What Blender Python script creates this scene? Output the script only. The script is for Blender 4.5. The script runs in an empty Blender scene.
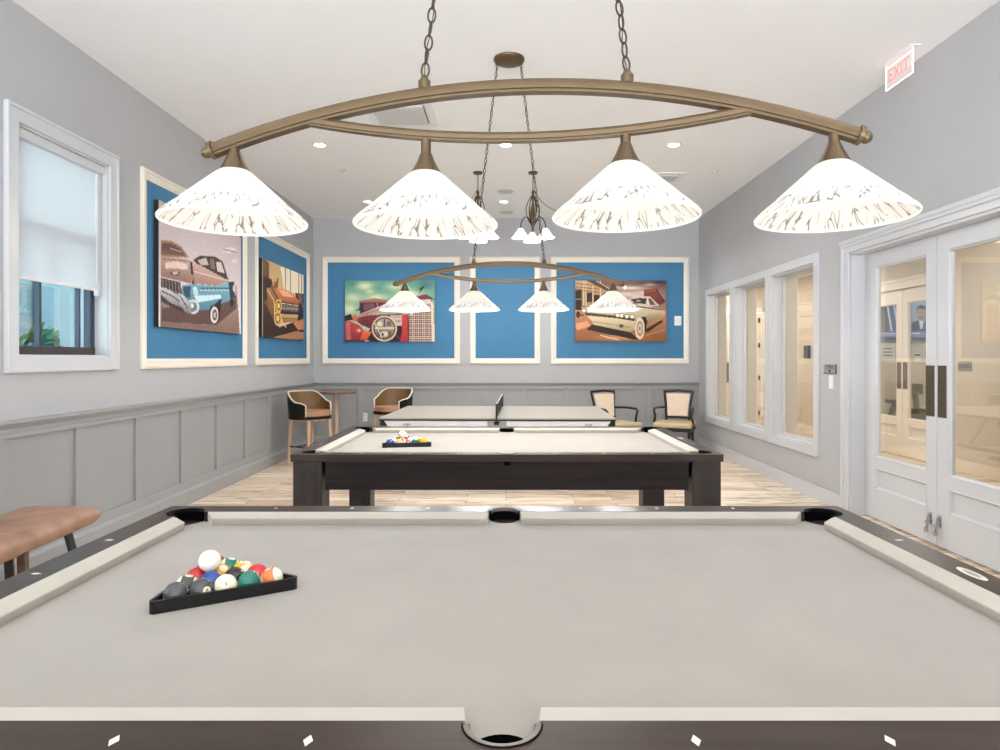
import bpy, bmesh, math, random
import numpy as np
from mathutils import Vector, Matrix
PI = math.pi
R = random.Random(7)
SC = bpy.context.scene
COL = SC.collection

# ------------------------------------------------------------------ helpers
def lin(c):
    out = []
    for v in c[:3]:
        v = v / 255.0
        out.append(v / 12.92 if v <= 0.04045 else ((v + 0.055) / 1.055) ** 2.4)
    return (*out, 1.0)

class MB:
    """collects shapes into one bmesh"""
    def __init__(self):
        self.bm = bmesh.new()
        self.mi = 0
    def _mark(self, faces):
        for f in faces:
            f.material_index = self.mi
    def face(self, pts):
        vs = [self.bm.verts.new(p) for p in pts]
        f = self.bm.faces.new(vs); f.material_index = self.mi
        return f
    def box(self, x0, x1, y0, y1, z0, z1, bev=0.0, seg=2, mat=None):
        r = bmesh.ops.create_cube(self.bm, size=1.0)
        vs = r['verts']
        for v in vs:
            v.co = Vector(((x0 + x1) / 2 + v.co.x * (x1 - x0), (y0 + y1) / 2 + v.co.y * (y1 - y0), (z0 + z1) / 2 + v.co.z * (z1 - z0)))
        if bev > 0:
            es = list({e for v in vs for e in v.link_edges})
            rr = bmesh.ops.bevel(self.bm, geom=es, offset=bev, segments=seg, affect='EDGES', profile=0.6)
            vs = list({v for f in rr['faces'] for v in f.verts} | {v for v in vs if v.is_valid})
        fs = {f for v in vs for f in v.link_faces}
        self._mark(fs)
        if mat is not None:
            for v in vs: v.co = mat @ v.co
        return vs
    def bar(self, p0, p1, wx, wz, bev=0.0, up=(0, 0, 1)):
        """box section beam from p0 to p1"""
        p0, p1 = Vector(p0), Vector(p1)
        d = (p1 - p0); L = d.length; d.normalize()
        u = Vector(up)
        if abs(d.dot(u)) > 0.98: u = Vector((0, 1, 0))
        s = d.cross(u).normalized(); t = s.cross(d).normalized()
        m = Matrix(((s.x, d.x, t.x, p0.x), (s.y, d.y, t.y, p0.y), (s.z, d.z, t.z, p0.z), (0, 0, 0, 1)))
        return self.box(-wx / 2, wx / 2, 0, L, -wz / 2, wz / 2, bev, mat=m)
    def cyl(self, p0, p1, r0, r1=None, seg=20, caps=True):
        r1 = r0 if r1 is None else r1
        p0, p1 = Vector(p0), Vector(p1)
        d = (p1 - p0).normalized()
        u = Vector((0, 0, 1)) if abs(d.z) < 0.9 else Vector((1, 0, 0))
        s = d.cross(u).normalized(); t = s.cross(d).normalized()
        A, B = [], []
        for i in range(seg):
            a = 2 * PI * i / seg
            o = s * math.cos(a) + t * math.sin(a)
            A.append(self.bm.verts.new(p0 + o * r0)); B.append(self.bm.verts.new(p1 + o * r1))
        for i in range(seg):
            f = self.bm.faces.new((A[i], A[(i + 1) % seg], B[(i + 1) % seg], B[i])); f.material_index = self.mi
        if caps:
            for L in (list(reversed(A)), B):
                f = self.bm.faces.new(L); f.material_index = self.mi
    def tube(self, pts, r, seg=8, closed=False, profile=None):
        """sweep a round (or given 2D profile) along pts"""
        P = [Vector(p) for p in pts]; n = len(P)
        r_one = r[0] if isinstance(r, (list, tuple)) else r
        prof = profile or [(r_one * math.cos(2 * PI * i / seg), r_one * math.sin(2 * PI * i / seg)) for i in range(seg)]
        rings = []; up = None
        for i, p in enumerate(P):
            a = P[i - 1] if (i > 0 or closed) else P[i]
            b = P[(i + 1) % n] if (i < n - 1 or closed) else P[i]
            d = (b - a).normalized()
            if up is None:
                up = Vector((0, 0, 1)) if abs(d.z) < 0.9 else Vector((1, 0, 0))
            s = d.cross(up)
            if s.length < 1e-4: s = d.cross(Vector((0, 1, 0)))
            s.normalize(); t = s.cross(d).normalized(); up = t
            rr = r[i] / r[0] if isinstance(r, (list, tuple)) else 1
            rings.append([self.bm.verts.new(p + s * x * rr + t * y * rr) for x, y in prof])
        m = len(prof)
        for i in range(n if closed else n - 1):
            A, B = rings[i], rings[(i + 1) % n]
            for k in range(m):
                f = self.bm.faces.new((A[k], A[(k + 1) % m], B[(k + 1) % m], B[k])); f.material_index = self.mi
        if not closed:
            for L in (list(reversed(rings[0])), rings[-1]):
                f = self.bm.faces.new(L); f.material_index = self.mi
    def lathe(self, prof, c=(0, 0, 0), seg=48, a0=0.0, a1=2 * PI):
        c = Vector(c); full = abs(a1 - a0 - 2 * PI) < 1e-6
        n = seg if full else seg + 1
        rings = []
        for r, z in prof:
            if r < 1e-6:
                rings.append([self.bm.verts.new(c + Vector((0, 0, z)))] * n)
            else:
                rings.append([self.bm.verts.new(c + Vector((r * math.cos(a0 + (a1 - a0) * i / seg), r * math.sin(a0 + (a1 - a0) * i / seg), z))) for i in range(n)])
        for A, B in zip(rings, rings[1:]):
            for i in range(seg):
                j = (i + 1) % n
                q = []
                for v in (A[i], A[j], B[j], B[i]):
                    if v not in q: q.append(v)
                if len(q) >= 3:
                    f = self.bm.faces.new(q); f.material_index = self.mi
    def prism(self, poly, z0, z1):
        """extrude a 2D outline (x, y) from z0 to z1; concave outlines allowed"""
        A = [self.bm.verts.new((x, y, z0)) for x, y in poly]
        B = [self.bm.verts.new((x, y, z1)) for x, y in poly]
        n = len(poly)
        fs = [self.bm.faces.new(list(reversed(A))), self.bm.faces.new(B)]
        for i in range(n):
            fs.append(self.bm.faces.new((A[i], A[(i + 1) % n], B[(i + 1) % n], B[i])))
        self._mark(fs)
        return A + B
    def loft(self, loops, closed=True, caps=True):
        """join equal-length loops of points"""
        V = [[self.bm.verts.new(p) for p in L] for L in loops]
        m = len(V[0])
        for A, B in zip(V, V[1:]):
            for k in range(m if closed else m - 1):
                f = self.bm.faces.new((A[k], A[(k + 1) % m], B[(k + 1) % m], B[k])); f.material_index = self.mi
        if caps and closed:
            for L in (list(reversed(V[0])), V[-1]):
                f = self.bm.faces.new(L); f.material_index = self.mi
    def sphere(self, c, r, seg=32, rings=20, scale=(1, 1, 1)):
        m = Matrix.Translation(c) @ Matrix.Diagonal((*scale, 1))
        rr = bmesh.ops.create_uvsphere(self.bm, u_segments=seg, v_segments=rings, radius=r, matrix=m)
        self._mark({f for v in rr['verts'] for f in v.link_faces})
        return rr['verts']
    def build(self, name, mats, parent=None, smooth=None, mod=None):
        bmesh.ops.recalc_face_normals(self.bm, faces=self.bm.faces)
        me = bpy.data.meshes.new(name)
        self.bm.to_mesh(me); self.bm.free()
        if not isinstance(mats, (list, tuple)): mats = [mats]
        for m in mats: me.materials.append(m)
        if smooth is not None:
            ang = math.radians(smooth)
            for p in me.polygons: p.use_smooth = True
            bm = bmesh.new(); bm.from_mesh(me)
            for e in bm.edges:
                if len(e.link_faces) == 2 and e.calc_face_angle(0) > ang: e.smooth = False
            bm.to_mesh(me); bm.free()
        o = bpy.data.objects.new(name, me); COL.objects.link(o)
        if parent is not None: o.parent = parent
        return o

def tag(o, label=None, cat=None, group=None, kind=None):
    if label: o['label'] = label
    if cat: o['category'] = cat
    if group: o['group'] = group
    if kind: o['kind'] = kind
    return o
def thing(name, label, cat, loc=(0, 0, 0), rz=0.0, group=None):
    o = bpy.data.objects.new(name, None); COL.objects.link(o)
    o.empty_display_size = 0.05
    o.location = loc; o.rotation_euler = (0, 0, rz)
    return tag(o, label, cat, group)
def struct(o): return tag(o, kind='structure')
def copy_tree(o, parent=None):
    c = o.copy(); COL.objects.link(c)
    if parent is not None: c.parent = parent
    for ch in list(o.children): copy_tree(ch, c)
    return c
def text_mesh(body, size, extrude=0.0005, align='CENTER'):
    cu = bpy.data.curves.new('lettering', 'FONT'); cu.body = body; cu.size = size; cu.extrude = extrude
    cu.align_x = align; cu.align_y = 'CENTER'; cu.resolution_u = 3
    t = bpy.data.objects.new('lettering', cu); COL.objects.link(t)
    dg = bpy.context.evaluated_depsgraph_get()
    me = bpy.data.meshes.new_from_object(t.evaluated_get(dg))
    bpy.data.objects.remove(t); bpy.data.curves.remove(cu)
    return me
def text_obj(body, size, mat, parent, matrix, name='lettering', sx=1.0, ext=0.0005):
    me = text_mesh(body, size, ext); me.name = name
    me.transform(matrix @ Matrix.Diagonal((sx, 1, 1, 1)))
    me.materials.clear(); me.materials.append(mat)
    o = bpy.data.objects.new(name, me); COL.objects.link(o); o.parent = parent
    return o

# ------------------------------------------------------------------ materials
class NT:
    def __init__(self, name):
        self.m = bpy.data.materials.new(name); self.m.use_nodes = True
        self.t = self.m.node_tree; self.n = self.t.nodes; self.l = self.t.links
        self.b = self.n['Principled BSDF']; self.out = self.n['Material Output']
    def add(self, typ, **kw):
        n = self.n.new(typ)
        for k, v in kw.items():
            if k.startswith('i_'):
                key = k[2:]; key = int(key) if key.isdigit() else key
                n.inputs[key].default_value = v
            else: setattr(n, k, v)
        return n
    def link(self, a, b): self.l.new(a, b)
    def math(self, op, a, b=None, clamp=False):
        n = self.add('ShaderNodeMath', operation=op, use_clamp=clamp)
        for i, v in enumerate((a, b)):
            if v is None: continue
            if isinstance(v, (int, float)): n.inputs[i].default_value = v
            else: self.link(v, n.inputs[i])
        return n.outputs[0]
    def ramp(self, fac, stops, interp='LINEAR'):
        n = self.add('ShaderNodeValToRGB'); n.color_ramp.interpolation = interp
        el = n.color_ramp.elements
        while len(el) < len(stops): el.new(0.5)
        for e, (p, c) in zip(el, stops): e.position = p; e.color = c
        self.link(fac, n.inputs[0]); return n.outputs[0]
    def mix(self, fac, a, b):
        n = self.add('ShaderNodeMix', data_type='RGBA')
        for s, v in ((0, fac), (6, a), (7, b)):
            if isinstance(v, (int, float)) and s == 0: n.inputs[0].default_value = v
            elif isinstance(v, tuple): n.inputs[s].default_value = v
            else: self.link(v, n.inputs[s])
        return n.outputs[2]
    def coord(self, scale=(1, 1, 1), which='Object'):
        tc = self.add('ShaderNodeTexCoord'); mp = self.add('ShaderNodeMapping')
        mp.inputs['Scale'].default_value = scale
        self.link(tc.outputs[which], mp.inputs[0]); return mp.outputs[0]
    def bump(self, h, strength=0.2, dist=0.01):
        b = self.add('ShaderNodeBump'); b.inputs['Strength'].default_value = strength; b.inputs['Distance'].default_value = dist
        self.link(h, b.inputs['Height']); self.link(b.outputs[0], self.b.inputs['Normal'])

def plain(name, rgb, rough=0.5, metal=0.0, spec=0.5, var=0.06, scale=8.0, bump=0.0, bscale=200.0, coat=0.0, sheen=0.0):
    t = NT(name); c = lin(rgb)
    co = t.coord((scale,) * 3)
    nz = t.add('ShaderNodeTexNoise', i_Scale=1.0, i_Detail=3.0); t.link(co, nz.inputs['Vector'])
    lo = tuple(max(0, v * (1 - var)) for v in c[:3]) + (1,); hi = tuple(min(1, v * (1 + var)) for v in c[:3]) + (1,)
    t.link(t.ramp(nz.outputs[0], [(0.3, lo), (0.7, hi)]), t.b.inputs['Base Color'])
    t.b.inputs['Roughness'].default_value = rough; t.b.inputs['Metallic'].default_value = metal
    t.b.inputs['Specular IOR Level'].default_value = spec; t.b.inputs['Coat Weight'].default_value = coat
    if sheen: t.b.inputs['Sheen Weight'].default_value = sheen
    if bump:
        n2 = t.add('ShaderNodeTexNoise', i_Scale=bscale, i_Detail=2.0); t.link(t.coord(), n2.inputs['Vector'])
        t.bump(n2.outputs[0], bump, 0.002)
    return t.m

def wood(name, dark, light, scale=(1.2, 14, 14), rough=0.35, spec=0.5, coat=0.0, contrast=(0.3, 0.72)):
    t = NT(name); co = t.coord(scale)
    n1 = t.add('ShaderNodeTexNoise', i_Scale=1.6, i_Detail=6.0, i_Distortion=0.6); t.link(co, n1.inputs['Vector'])
    t.link(t.ramp(n1.outputs[0], [(contrast[0], lin(dark)), (contrast[1], lin(light))]), t.b.inputs['Base Color'])
    t.b.inputs['Roughness'].default_value = rough; t.b.inputs['Specular IOR Level'].default_value = spec
    t.b.inputs['Coat Weight'].default_value = coat; t.b.inputs['Coat Roughness'].default_value = 0.15
    t.bump(n1.outputs[0], 0.08, 0.002)
    return t.m

def emit(name, rgb, strength):
    t = NT(name); t.b.inputs['Base Color'].default_value = lin(rgb)
    t.b.inputs['Emission Color'].default_value = lin(rgb); t.b.inputs['Emission Strength'].default_value = strength
    return t.m

M = {}
M['wall'] = plain('wall_paint_grey', (180, 180, 182), 0.75, var=0.015, scale=3, bump=0.04, bscale=350)
M['ceiling'] = plain('ceiling_paint_white', (247, 247, 247), 0.85, var=0.01, scale=2, bump=0.03, bscale=300)
M['wainscot'] = plain('wainscot_paint_grey', (158, 159, 160), 0.42, var=0.02, scale=3)
M['trim'] = plain('white_trim_paint', (203, 204, 207), 0.35, var=0.01, scale=3)
M['cream'] = plain('cream_moulding_paint', (236, 228, 214), 0.4, var=0.02, scale=4)
M['blue'] = plain('blue_panel_paint', (58, 120, 160), 0.6, var=0.05, scale=2, bump=0.03, bscale=300)
M['cloth'] = plain('beige_table_cloth', (154, 147, 138), 0.95, spec=0.08, var=0.04, scale=5, bump=0.12, bscale=900, sheen=0.25)
M['cushion'] = plain('beige_cushion_cloth', (180, 173, 160), 0.9, spec=0.12, var=0.03, scale=6, bump=0.1, bscale=900, sheen=0.25)
M['rail'] = wood('espresso_rail_wood', (32, 20, 14), (62, 42, 31), rough=0.32, spec=0.45, coat=0.08)
M['apronwood'] = wood('espresso_apron_wood', (18, 13, 14), (40, 29, 28), rough=0.45, spec=0.3)
M['legwood'] = wood('espresso_leg_wood', (22, 16, 17), (48, 34, 31), scale=(10, 10, 1.0), rough=0.4, coat=0.05)
M['leather_black'] = plain('black_pocket_leather', (5, 5, 5), 0.75, spec=0.1, bump=0.3, bscale=250)
M['pocket_iron'] = plain('bronzed_pocket_rim', (92, 80, 74), 0.4, spec=0.5)
M['pearl'] = plain('pearl_sight', (235, 230, 222), 0.25, var=0.05, scale=60)
M['bronze'] = plain('brushed_bronze', (98, 80, 58), 0.36, metal=0.6, var=0.05, scale=20)
M['bronze_dark'] = plain('dark_bronze_chain', (66, 56, 44), 0.45, metal=0.6, var=0.06, scale=40)
M['chrome'] = plain('satin_chrome', (190, 190, 192), 0.25, metal=0.9, var=0.03)
M['plate'] = plain('dark_bronze_plate', (98, 86, 74), 0.35, metal=0.6, var=0.08, scale=15)
M['black_plastic'] = plain('black_plastic', (9, 9, 10), 0.3, spec=0.5, var=0.1)
M['leather_tan'] = plain('tan_bench_leather', (158, 122, 101), 0.5, spec=0.4, var=0.22, scale=9, bump=0.35, bscale=120)
M['leather_brown'] = plain('olive_brown_stool_leather', (116, 90, 58), 0.45, spec=0.4, var=0.1, scale=10, bump=0.2, bscale=150)
M['leather_seat'] = plain('tan_seat_leather', (176, 134, 104), 0.45, spec=0.4, var=0.08, scale=10)
M['black_shell'] = plain('black_stool_shell', (14, 13, 13), 0.6, spec=0.3)
M['piping'] = plain('pale_piping', (214, 202, 184), 0.5)
M['oak'] = wood('pale_oak_wood', (190, 152, 126), (222, 188, 164), scale=(12, 12, 1.5), rough=0.45)
M['walnut'] = wood('walnut_wood', (88, 66, 54), (130, 102, 84), scale=(2, 10, 10), rough=0.4)
M['steel_dark'] = plain('dark_steel', (70, 72, 76), 0.4, metal=0.5)
M['black_wood'] = wood('black_chair_wood', (18, 14, 13), (36, 27, 23), scale=(10, 10, 2), rough=0.35)
M['cream_fabric'] = plain('cream_chair_fabric', (232, 212, 190), 0.85, spec=0.2, var=0.04, scale=20, bump=0.1, bscale=600, sheen=0.2)
M['gold_vinyl'] = plain('gold_seat_vinyl', (196, 176, 138), 0.4, spec=0.5, var=0.08, scale=12)
M['tt_top'] = plain('grey_beige_table_top', (174, 166, 154), 0.4, spec=0.4, var=0.02)
M['white_metal'] = plain('white_enamel', (226, 226, 226), 0.4)
M['net'] = plain('black_net', (26, 27, 24), 0.8, var=0.2, scale=200)
M['white_plastic'] = plain('white_plastic', (236, 236, 234), 0.4, var=0.01)
M['grey_metal'] = plain('grey_vent_metal', (205, 205, 206), 0.5, var=0.02)
M['vent_dark'] = plain('vent_recess_dark', (96, 96, 98), 0.7)
M['sign_grey'] = plain('grey_sign_plate', (150, 150, 152), 0.4, metal=0.2)
M['ink'] = plain('dark_ink', (34, 34, 38), 0.6)
M['hall_wall'] = plain('beige_hall_paint', (212, 200, 183), 0.7, var=0.015, scale=3)
M['hall_trim'] = plain('ivory_hall_trim', (240, 230, 216), 0.4, var=0.01)
M['paper'] = plain('white_paper', (236, 232, 222), 0.7, var=0.02)
M['window_dark'] = plain('dark_blue_window_frame', (30, 46, 66), 0.4, spec=0.5)
M['brown_frame'] = plain('dark_brown_window_sill', (54, 44, 46), 0.45)
M['bulb'] = emit('lit_lamp_diffuser', (255, 250, 240), 6.0)
M['leaf'] = plain('green_leaves', (70, 110, 56), 0.7, var=0.35, scale=14)
M['teal_wall'] = plain('pale_teal_cladding', (78, 98, 102), 0.6, var=0.04, scale=2)
M['ground_out'] = plain('pale_paving', (190, 200, 200), 0.9)
M['canvas_edge'] = plain('dark_canvas_edge', (34, 28, 34), 0.7)

def floor_material():
    t = NT('mixed_plank_floor')
    co = t.coord((1, 1, 1))
    br = t.add('ShaderNodeTexBrick', offset=0.37, offset_frequency=2, squash=1.0)
    br.inputs['Scale'].default_value = 1.0; br.inputs['Brick Width'].default_value = 1.05; br.inputs['Row Height'].default_value = 0.155
    br.inputs['Mortar Size'].default_value = 0.003; br.inputs['Color1'].default_value = (0, 0, 0, 1); br.inputs['Color2'].default_value = (1, 1, 1, 1)
    br.inputs['Mortar'].default_value = (0.15, 0.15, 0.15, 1); br.inputs['Bias'].default_value = 0.0
    t.link(co, br.inputs['Vector'])
    # stretched grain and blotches running along the planks
    mp = t.add('ShaderNodeMapping'); mp.inputs['Scale'].default_value = (1.3, 9.0, 1)
    t.link(co, mp.inputs[0])
    off = t.add('ShaderNodeVectorMath', operation='ADD'); t.link(mp.outputs[0], off.inputs[0])
    sc = t.add('ShaderNodeVectorMath', operation='SCALE'); sc.inputs['Scale'].default_value = 37.0
    t.link(br.outputs['Color'], sc.inputs[0]); t.link(sc.outputs[0], off.inputs[1])
    n1 = t.add('ShaderNodeTexNoise', i_Scale=1.5, i_Detail=5.0, i_Distortion=0.8); t.link(off.outputs[0], n1.inputs['Vector'])
    base = t.ramp(br.outputs['Color'], [(0.0, lin((222, 196, 168))), (0.35, lin((250, 236, 214))), (0.7, lin((242, 224, 198))), (1.0, lin((204, 172, 146)))])
    blot = t.ramp(n1.outputs[0], [(0.53, (0, 0, 0, 1)), (0.66, (1, 1, 1, 1))])
    col = t.mix(t.math('MULTIPLY', blot, 0.75), base, lin((112, 80, 66)))
    n2 = t.add('ShaderNodeTexNoise', i_Scale=6.0, i_Detail=4.0); t.link(off.outputs[0], n2.inputs['Vector'])
    g = t.ramp(n2.outputs[0], [(0.35, lin((248, 232, 208))), (0.65, lin((164, 134, 110)))])
    col = t.mix(0.28, col, g)
    m2 = t.mix(br.outputs['Fac'], col, lin((96, 74, 60)))
    t.link(m2, t.b.inputs['Base Color'])
    t.b.inputs['Roughness'].default_value = 0.38; t.b.inputs['Specular IOR Level'].default_value = 0.4
    return t.m
M['floor'] = floor_material()

def glass_material(name, tint, refl=0.10):
    t = NT(name); t.n.remove(t.b)
    tr = t.add('ShaderNodeBsdfTransparent'); tr.inputs[0].default_value = tint
    gl = t.add('ShaderNodeBsdfGlossy'); gl.inputs['Roughness'].default_value = 0.02
    fr = t.add('ShaderNodeFresnel'); fr.inputs[0].default_value = 1.45
    mx = t.add('ShaderNodeMixShader')
    f = t.math('MULTIPLY', fr.outputs[0], refl * 10, True)
    t.link(f, mx.inputs[0]); t.link(tr.outputs[0], mx.inputs[1]); t.link(gl.outputs[0], mx.inputs[2])
    t.link(mx.outputs[0], t.out.inputs[0])
    return t.m
M['glass'] = glass_material('clear_pane', (0.96, 0.97, 0.96, 1), 0.03)
M['glass_blue'] = glass_material('bluish_pane', (0.84, 0.95, 0.98, 1), 0.03)

def shade_material(name, strength=0.52):
    t = NT(name)
    tc = t.add('ShaderNodeTexCoord'); sp = t.add('ShaderNodeSeparateXYZ'); t.link(tc.outputs['Object'], sp.inputs[0])
    cb = t.add('ShaderNodeCombineXYZ'); t.link(sp.outputs[0], cb.inputs[0]); t.link(sp.outputs[1], cb.inputs[1])
    nm = t.add('ShaderNodeVectorMath', operation='NORMALIZE'); t.link(cb.outputs[0], nm.inputs[0])
    s1 = t.add('ShaderNodeVectorMath', operation='SCALE'); s1.inputs['Scale'].default_value = 9.0; t.link(nm.outputs[0], s1.inputs[0])
    zz = t.add('ShaderNodeCombineXYZ'); t.link(t.math('MULTIPLY', sp.outputs[2], 17.0), zz.inputs[2])
    ad = t.add('ShaderNodeVectorMath', operation='ADD'); t.link(s1.outputs[0], ad.inputs[0]); t.link(zz.outputs[0], ad.inputs[1])
    nz = t.add('ShaderNodeTexNoise', i_Scale=0.9, i_Detail=2.0); t.link(ad.outputs[0], nz.inputs['Vector'])
    wob = t.add('ShaderNodeVectorMath', operation='SCALE'); wob.inputs['Scale'].default_value = 0.9; t.link(nz.outputs['Color'], wob.inputs[0])
    ad2 = t.add('ShaderNodeVectorMath', operation='ADD'); t.link(ad.outputs[0], ad2.inputs[0]); t.link(wob.outputs[0], ad2.inputs[1])
    vo = t.add('ShaderNodeTexVoronoi', feature='DISTANCE_TO_EDGE', i_Scale=1.25); t.link(ad2.outputs[0], vo.inputs['Vector'])
    crack = t.ramp(vo.outputs['Distance'], [(0.0, (1, 1, 1, 1)), (0.025, (1, 1, 1, 1)), (0.075, (0, 0, 0, 1))])
    gate = t.ramp(nz.outputs[0], [(0.42, (0, 0, 0, 1)), (0.52, (1, 1, 1, 1))])
    # two bands: strong in the skirt below the ring, faint above it, none near the neck
    low = t.ramp(sp.outputs[2], [(0.004, (0, 0, 0, 1)), (0.008, (1, 1, 1, 1)), (0.047, (1, 1, 1, 1)), (0.050, (0.0, 0, 0, 1)), (0.055, (0.16, 0.16, 0.16, 1)), (0.10, (0, 0, 0, 1))])
    fac = t.math('MULTIPLY', t.math('MULTIPLY', crack, gate), low)
    glow = t.ramp(sp.outputs[2], [(0.0, lin((252, 246, 238))), (0.05, lin((255, 249, 240))), (0.12, lin((255, 250, 232)))])
    blot = t.ramp(nz.outputs[0], [(0.45, (0, 0, 0, 1)), (0.7, (1, 1, 1, 1))])
    glow2 = t.mix(t.math('MULTIPLY', t.math('MULTIPLY', blot, low), 0.45), glow, lin((238, 216, 196)))
    c = t.mix(t.math('MULTIPLY', fac, 0.85), glow2, lin((112, 98, 80)))
    t.link(t.mix(0.72, c, (0, 0, 0, 1)), t.b.inputs['Base Color']); t.link(c, t.b.inputs['Emission Color'])
    t.b.inputs['Emission Strength'].default_value = strength
    t.b.inputs['Roughness'].default_value = 0.35
    t.b.inputs['Transmission Weight'].default_value = 0.0
    return t.m
M['shade'] = shade_material('frosted_crackle_glass')
M['small_shade'] = emit('small_frosted_glass', (255, 250, 240), 0.8)

def blind_material():
    t = NT('translucent_white_blind'); t.n.remove(t.b)
    d = t.add('ShaderNodeBsdfDiffuse'); d.inputs[0].default_value = lin((240, 241, 243))
    tr = t.add('ShaderNodeBsdfTranslucent'); tr.inputs[0].default_value = lin((245, 246, 248))
    wv = t.add('ShaderNodeTexNoise', i_Scale=400.0); t.link(t.coord(), wv.inputs['Vector'])
    mx = t.add('ShaderNodeMixShader'); mx.inputs[0].default_value = 0.55
    bp = t.add('ShaderNodeBump'); bp.inputs['Strength'].default_value = 0.05; t.link(wv.outputs[0], bp.inputs['Height']); t.link(bp.outputs[0], d.inputs['Normal'])
    t.link(d.outputs[0], mx.inputs[1]); t.link(tr.outputs[0], mx.inputs[2]); t.link(mx.outputs[0], t.out.inputs[0])
    return t.m
M['blind'] = blind_material()

def acrylic():
    t = NT('edge_lit_acrylic'); t.n.remove(t.b)
    tr = t.add('ShaderNodeBsdfTransparent'); tr.inputs[0].default_value = (0.95, 0.95, 0.95, 1)
    d = t.add('ShaderNodeEmission'); d.inputs[0].default_value = lin((250, 236, 236)); d.inputs[1].default_value = 0.9
    mx = t.add('ShaderNodeMixShader'); mx.inputs[0].default_value = 0.42
    t.link(tr.outputs[0], mx.inputs[1]); t.link(d.outputs[0], mx.inputs[2]); t.link(mx.outputs[0], t.out.inputs[0])
    return t.m
M['acrylic'] = acrylic()
M['exit_red'] = emit('exit_letter_red', (240, 120, 104), 0.9)
M['exit_edge'] = emit('acrylic_edge', (246, 236, 236), 0.9)

def picture_material():
    t = NT('printed_picture')
    a = t.add('ShaderNodeAttribute'); a.attribute_name = 'ink'
    t.link(a.outputs['Color'], t.b.inputs['Base Color'])
    t.b.inputs['Roughness'].default_value = 0.45; t.b.inputs['Specular IOR Level'].default_value = 0.3
    return t.m
M['picture'] = picture_material()
def screen_material():
    t = NT('lit_screen'); a = t.add('ShaderNodeAttribute'); a.attribute_name = 'ink'
    t.b.inputs['Base Color'].default_value = (0.02, 0.02, 0.02, 1)
    t.link(a.outputs['Color'], t.b.inputs['Emission Color']); t.b.inputs['Emission Strength'].default_value = 0.85
    t.b.inputs['Roughness'].default_value = 0.2
    return t.m
M['screen'] = screen_material()

# ------------------------------------------------------------------ picture painter (drawn, then stored per vertex)
class Paint:
    def __init__(s, w, h, x0, x1, y0, y1, top, bottom, conv=None):
        s.w, s.h = w, h
        s.X, s.Y = np.meshgrid((np.arange(w)) / (w - 1), (np.arange(h)) / (h - 1))
        s.x0, s.x1, s.y0, s.y1, s.conv = x0, x1, y0, y1, conv
        g = s.Y[..., None]
        s.a = np.array(top, float) * (1 - g) + np.array(bottom, float) * g
        s.rng = np.random.default_rng(3)
    def uv(s, p):
        if s.conv: return s.conv(p)
        return ((p[0] - s.x0) / (s.x1 - s.x0), (p[1] - s.y0) / (s.y1 - s.y0))
    def poly(s, pts, c, c2=None, k=1.0):
        P = [s.uv(p) for p in pts]
        ins = np.zeros(s.X.shape, bool)
        n = len(P)
        for i in range(n):
            (xa, ya), (xb, yb) = P[i], P[(i + 1) % n]
            if ya == yb: continue
            cond = (ya > s.Y) != (yb > s.Y)
            ins ^= cond & (s.X < (xb - xa) * (s.Y - ya) / (yb - ya) + xa)
        s._put(ins, P, c, c2, k)
    def _put(s, ins, P, c, c2, k):
        c = np.array(c, float)
        if c2 is not None:
            ys = [p[1] for p in P]; lo, hi = min(ys), max(ys)
            g = np.clip((s.Y - lo) / max(1e-6, hi - lo), 0, 1)[..., None]
            col = c * (1 - g) + np.array(c2, float) * g
        else:
            col = np.broadcast_to(c, s.a.shape)
        s.a[ins] = s.a[ins] * (1 - k) + col[ins] * k
    def ell(s, cx, cy, rx, ry, c, c2=None, k=1.0, soft=False):
        pts = [(cx + rx * math.cos(t * PI / 14), cy + ry * math.sin(t * PI / 14)) for t in range(28)]
        if soft:
            u, v = s.uv((cx, cy)); u2, _ = s.uv((cx + rx, cy)); _, v2 = s.uv((cx, cy + ry))
            d = ((s.X - u) / max(1e-6, abs(u2 - u))) ** 2 + ((s.Y - v) / max(1e-6, abs(v2 - v))) ** 2
            f = (np.exp(-d * 1.5) * k)[..., None]
            s.a = s.a * (1 - f) + np.array(c, float) * f
        else: s.poly(pts, c, c2, k)
    def rect(s, a, b, c, d, col, col2=None, k=1.0): s.poly([(a, b), (c, b), (c, d), (a, d)], col, col2, k)
    def line(s, pts, wd, c):
        for (xa, ya), (xb, yb) in zip(pts, pts[1:]):
            L = math.hypot(xb - xa, yb - ya) or 1; nx, ny = -(yb - ya) / L * wd / 2, (xb - xa) / L * wd / 2
            s.poly([(xa + nx, ya + ny), (xb + nx, yb + ny), (xb - nx, yb - ny), (xa - nx, ya - ny)], c)
    def grain(s, amt, y0=0.0, y1=1.0):
        n = s.rng.normal(0, 1, s.X.shape) * amt
        m = ((s.Y >= y0) & (s.Y <= y1))
        s.a += (n * m)[..., None]
    def mesh(s, name, to3d, mat, parent):
        """to3d(u, v) -> point"""
        w, h = s.w, s.h
        vs = [to3d(i / (w - 1), j / (h - 1)) for j in range(h) for i in range(w)]
        fs = [(j * w + i, j * w + i + 1, (j + 1) * w + i + 1, (j + 1) * w + i) for j in range(h - 1) for i in range(w - 1)]
        me = bpy.data.meshes.new(name); me.from_pydata(vs, [], fs)
        at = me.color_attributes.new('ink', 'FLOAT_COLOR', 'POINT')
        a = np.clip(s.a, 0, 255) / 255
        l = np.where(a <= 0.04045, a / 12.92, ((a + 0.055) / 1.055) ** 2.4)
        rgba = np.concatenate([l, np.ones((h, w, 1))], 2).reshape(-1).astype(np.float32)
        at.data.foreach_set('color', rgba)
        me.materials.append(mat); me.update()
        o = bpy.data.objects.new(name, me); COL.objects.link(o); o.parent = parent
        return o

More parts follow.
